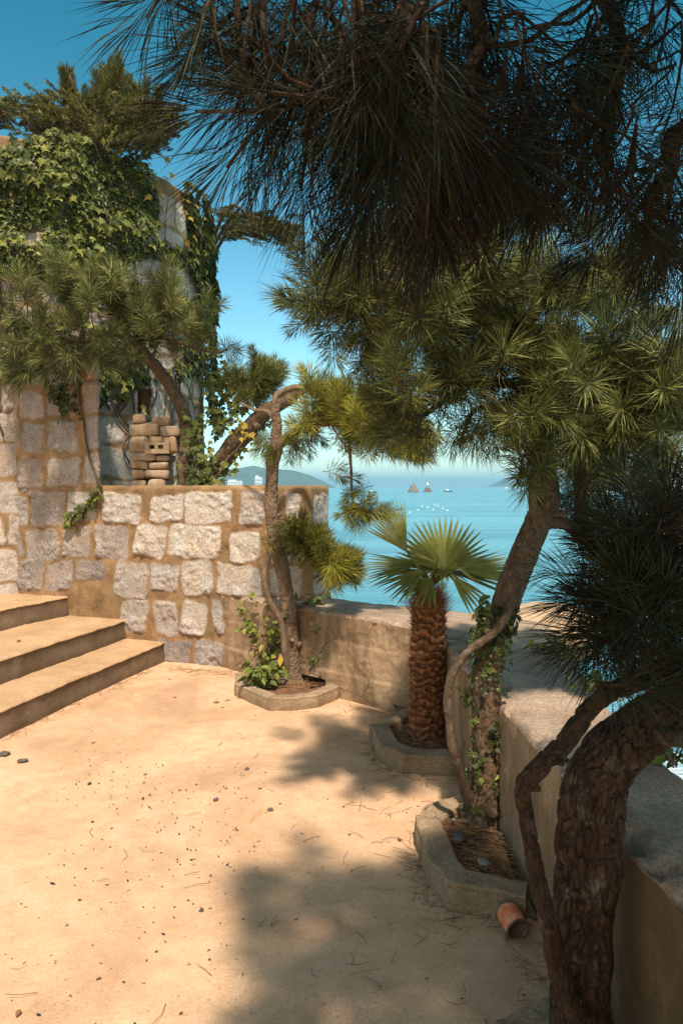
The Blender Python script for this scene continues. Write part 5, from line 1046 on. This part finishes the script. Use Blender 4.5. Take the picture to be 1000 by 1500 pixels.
def boat(x, y, L_, label, mast=0, grp=None):
    d = -(SEA_Z - 1.6) * F / (y - 711.0); c = P(x, y, d); c[2] = SEA_Z; t = thing('boat', label, 'boat', grp)
    n = 14; k = np.linspace(-1, 1, n); w = np.sqrt(np.clip(1 - np.abs(k) ** 2.6, 0, 1)) * L_ * .16 + .02; V = []
    for kk_, ww in zip(k, w):
        sh = .12 * L_ * (1 + .5 * kk_ ** 2)
        V += [(kk_ * L_ / 2 * .9, -ww * .5, -.2), (kk_ * L_ / 2, -ww, sh), (kk_ * L_ / 2, ww, sh), (kk_ * L_ / 2 * .9, ww * .5, -.2)]
    mb = MB(); mb.add(np.array(V) + c, np.concatenate([[[4 * i + j, 4 * i + (j + 1) % 4, 4 * i + 4 + (j + 1) % 4, 4 * i + 4 + j] for j in range(4)] for i in range(n - 1)])); mb.build('hull', WHITE if mast else BARK_M, t, smooth=False)
    V, f = box_bevel(c + np.array([-.1 * L_, 0, .22 * L_]), (.28 * L_, .2 * L_, .2 * L_), .05); mb = MB(); mb.add(V, f); mb.build('cabin', WHITE, t, smooth=False)
    if mast: tube('mast', [c + [0, 0, .1], c + [0, 0, mast]], .06, WHITE, t, ring=6, step=2)
boat(467, 727, 4.5, 'small dark boat just right of the low granite wall'); boat(656, 720.5, 6, 'tiny boat on the water right of the rock islets')
boat(545, 722, 6, 'small boat left of the pointed rock islet'); boat(742, 716.5, 9, 'white mast boat under the low right headland', 11); boat(756, 716.5, 8, 'second white mast boat, right of the first under the headland', 10)
for x, y in [(618, 742), (626, 744), (634, 747), (641, 741), (648, 745), (636, 739), (612, 747), (655, 748), (545, 742), (560, 739), (600, 751), (575, 748)]:
    d = -(SEA_Z - 1.6) * F / (y - 711.0); c = P(x, y, d); c[2] = SEA_Z + .05
    V, f = rock_geo(c, [.18, .18, .13], 1, 2, .02); mb = MB(); mb.add(V, f); tag(mb.build('buoy', WHITE, None), 'tiny white mooring float on the open water', 'buoy', 'white floats scattered on the bay')

# ------------------------------------------------------------------ litter on the ground
def ground_ok(x, y): return (y + .362 * x < 6.0) & ((x < .55 - .05 * (y - 4)) & (y + x < 5.2)) & ~((y + 3.8 * x) < -1.9 + 0 * x) 
mb = MB(); n = 0; CH = mat_leaf('stone_chips', (.035, .035, .04), (.16, .10, .06), (.50, .34, .22), .9)
bm = bmesh.new(); bmesh.ops.create_icosphere(bm, subdivisions=1, radius=1.0); IV = np.array([v.co[:] for v in bm.verts]); IF = np.array([[v.index for v in f.verts] for f in bm.faces]); bm.free()
q_ = np.column_stack([rng.uniform(-2.6, .7, 9000), rng.uniform(1.5, 6.3, 9000)]); dens = fbm(np.column_stack([q_ * 1.3, q_[:, 0] * 0]), 3, 91)
near = np.exp(-((q_[:, 0] + .45) ** 2 / .5 + (q_[:, 1] - 2.8) ** 2 / .5))
q_ = q_[(rng.random(9000) < .05 + .42 * near * np.clip(.6 + 1.2 * dens, 0, 1.4) + .5 * np.clip(dens - .1, 0, 1)) & ground_ok(q_[:, 0], q_[:, 1])]
for x, y in q_:
    s_ = (1.0 if y < 4.2 else .75) * rng.choice([.0028, .0042, .0065, .010], p=[.68, .27, .044, .006]); V = IV * (1 + .5 * h3(np.arange(12), np.full(12, n), np.full(12, 3))[:, None]) * np.array([s_ * rng.uniform(.9, 2.2), s_ * .8, s_ * .45]); a = rng.random() * 6.28
    V = V @ np.array([[math.cos(a), math.sin(a), 0], [-math.sin(a), math.cos(a), 0], [0, 0, 1]]); mb.add(V + [x, y, s_ * .25 + .004], IF, rng.choice([.0, .2, .45, .6, .9], p=[.2, .2, .34, .18, .08])); n += 1
tag(mb.build('gravel', CH, None, smooth=False), 'dark stone chips strewn over the sandy patio', kind='stuff')
NL = mat_leaf('dry_needles', (.10, .045, .02), (.26, .13, .055), (.42, .25, .12), .8)
def litter(name, label, pts, zf, parent=None, ln=(.04, .11), r=.0009):
    mb = MB(); n = len(pts); a = rng.random(n) * 6.28; L_ = rng.uniform(*ln, n); d = np.stack([np.cos(a), np.sin(a), rng.normal(0, .06, n)], 1); s_ = np.stack([-np.sin(a), np.cos(a), a * 0], 1)
    p0 = np.column_stack([pts, zf]); bend = rng.normal(0, .12, n)[:, None] * s_ * L_[:, None]
    p1 = p0 + d * (L_ / 2)[:, None] + bend; p2 = p0 + d * L_[:, None]; V = []
    for p_ in (p0, p1, p2): V += [p_ + s_ * r, p_ - s_ * r, p_ + np.array([0, 0, 2 * r])]
    V = np.stack(V, 1).reshape(-1, 3); k = np.arange(n)[:, None] * 9
    f = np.concatenate([k + np.array([q]) for q in ((0, 1, 4, 3), (1, 2, 5, 4), (2, 0, 3, 5), (3, 4, 7, 6), (4, 5, 8, 7), (5, 3, 6, 8))])
    mb.add(V, f, np.repeat(rng.random(n), 9)); o = mb.build(name, NL, parent, smooth=False)
    return tag(o, label, kind='stuff') if label else o
q_ = np.column_stack([rng.uniform(-1.2, .7, 1500), rng.uniform(1.6, 5.4, 1500)]); w = .05 + .30 * np.exp(-((q_[:, 0] - .35) ** 2) / .12)
q_ = q_[(rng.random(1500) < w) & ground_ok(q_[:, 0], q_[:, 1])]; edge = []
for L_ in (PL2, PL3, [(-.9, 6.2), (.3, 5.1), (.56, 4.9)], [(.6, 3.0), (.7, 2.3)], [(-1.6, 6.5), (-2.15, 4.7)], [(-1.5, 6.45), (-.9, 6.25)]):
    L_ = np.array([np.asarray(v)[:2] for v in L_]); e_, _, _ = plan_poly(L_, 0, .02); k_ = rng.integers(0, len(e_), 110); c_ = L_.mean(0)
    edge.append(e_[k_] + nrm(np.array([-.4, 1.5]) - e_[k_]) * np.abs(rng.normal(0, .07, 110))[:, None])
q_ = np.vstack([q_] + edge); litter('needle_litter', 'brown pine needles dropped on the patio', q_, np.full(len(q_), .006) + .006 * rng.random(len(q_)))
pt_ = []
for poly, z0, cnt in ((np.array([g2(690, 1175, Z3), g2(640, 1195, Z3), g2(655, 1250, Z3), g2(680, 1275, Z3), g2(755, 1290, Z3), (.69, 3.0), (.66, 3.6)]), Z3 - .03, 520), (np.array([g2(568, 1060, Z2), g2(580, 1080, Z2), g2(600, 1092, Z2), g2(668, 1092, Z2), (.6, 4.8), (.36, 5.1)]), Z2 - .03, 200), (np.array([g2(400, 1010, Z1), g2(460, 1006, Z1), g2(482, 994, Z1), (-.05, 5.7), (-.35, 5.85)]), Z1 - .03, 120)):
    lo_, hi_ = poly.min(0), poly.max(0); c = rng.uniform(lo_, hi_, (cnt * 3, 2)); c = c[in_poly(c[:, 0], c[:, 1], poly)][:cnt]; pt_.append(np.column_stack([c, np.full(len(c), z0) + rng.random(len(c)) * .03]))
pt_ = np.concatenate(pt_); litter('needle_litter', 'brown needles lying on the soil of the planters', pt_[:, :2], pt_[:, 2], ln=(.03, .09))
DRY = mat_leaf('dry_leaf', (.16, .07, .03), (.34, .16, .06), (.48, .27, .11), .8)
for i, (x, y, s_, L) in enumerate([(245, 994, .055, 'curled brown leaf near the corner of the lowest step'), (255, 1020, .045, 'tan dry leaf on the ground below the granite wall'), (322, 1028, .05, 'dry reddish leaf beside the small planter kerb'), (336, 1024, .045, 'second dry leaf right of the reddish one by the small planter'), (330, 1034, .04, 'smallest dry leaf in front of the small planter'), (30, 937, .05, 'brown leaf lying on the middle step'), (30, 1478, .04, 'pale crumpled leaf in the front left corner of the patio')]):
    z0 = .37 if i == 5 else .012
    mb = MB(); leaves(mb, np.array([G(x, y, z0)]), np.array([[0, 0, 1.]]), s_, np.array([rng.random()]), LEAF_OVAL, down=(rng.normal(), rng.normal(), 0), tilt=.3); tag(mb.build('dry_leaf', DRY, None, smooth=False), L, 'leaf', 'fallen leaves')
GREY = mat_plain('grey_stone', (.12, .10, .085), .9, .4, 40); PALE = mat_plain('pale_blue_stone', (.20, .19, .16), .7, .25, 40)
for i, (x, y, z0, s_, mt, L) in enumerate([(6, 1104, .012, (.03, .03, .014), GREY, 'grey stone fragment at the foot of the lowest step'), (34, 1114, .01, (.03, .016, .01), GREY, 'thin grey stone chip right of the fragment by the step'), (30, 862, .565, (.045, .035, .03), BARK_N, 'small dark stone on the landing of the third step'), (708, 1263, Z3 + .0, (.026, .02, .012), PALE, 'pale bluish stone among needles in the planter'), (672, 1226, Z3 - .0, (.036, .026, .010), GREY, 'flat dark green stone lying left of the pine in the planter'), (664, 1201, Z3 - .01, (.014, .011, .007), PALE, 'small pale pebble at the back of the planter'), (690, 1232, Z3 - .01, (.014, .014, .008), GREY, 'round pebble in front of the trunk in the planter'), (733, 1222, Z3, (.014, .012, .008), GREY, 'pebble close to the parapet in the planter'), (362, 1126, .008, (.016, .012, .008), GREY, 'dark chip in the sunny middle of the patio'), (316, 1171, .008, (.014, .01, .008), GREY, 'small dark chip left of the sunny patio middle'), (396, 1186, .008, (.014, .011, .008), GREY, 'dark chip on the patio below the two others')]):
    V, f = rock_geo(G(x, y, z0), s_, i + 7, 3, .3); mb = MB(); mb.add(V, f); tag(mb.build('loose_stone', mt, None), L, 'stone', 'loose stones')

# ------------------------------------------------------------------ sea haze
hz = M('haze'); hz.t.nodes.remove(hz.b); pv = hz.n('ShaderNodeVolumePrincipled'); pv.inputs['Density'].default_value = 0.00048; pv.inputs['Color'].default_value = (.40, .76, 1.0, 1); pv.inputs['Anisotropy'].default_value = 0.0
hz.t.links.new(pv.outputs[0], hz.t.nodes['Material Output'].inputs['Volume'])
V = np.array([(x, y, z) for x in (-9500, 9500) for y in (-60, 9500) for z in (-6, 70)], float)
tag(mesh_obj('haze', V, [np.array([[0, 1, 3, 2], [4, 6, 7, 5], [0, 4, 5, 1], [2, 3, 7, 6], [0, 2, 6, 4], [1, 5, 7, 3]])], hz.m, None, None, False), 'pale sea haze', kind='stuff')
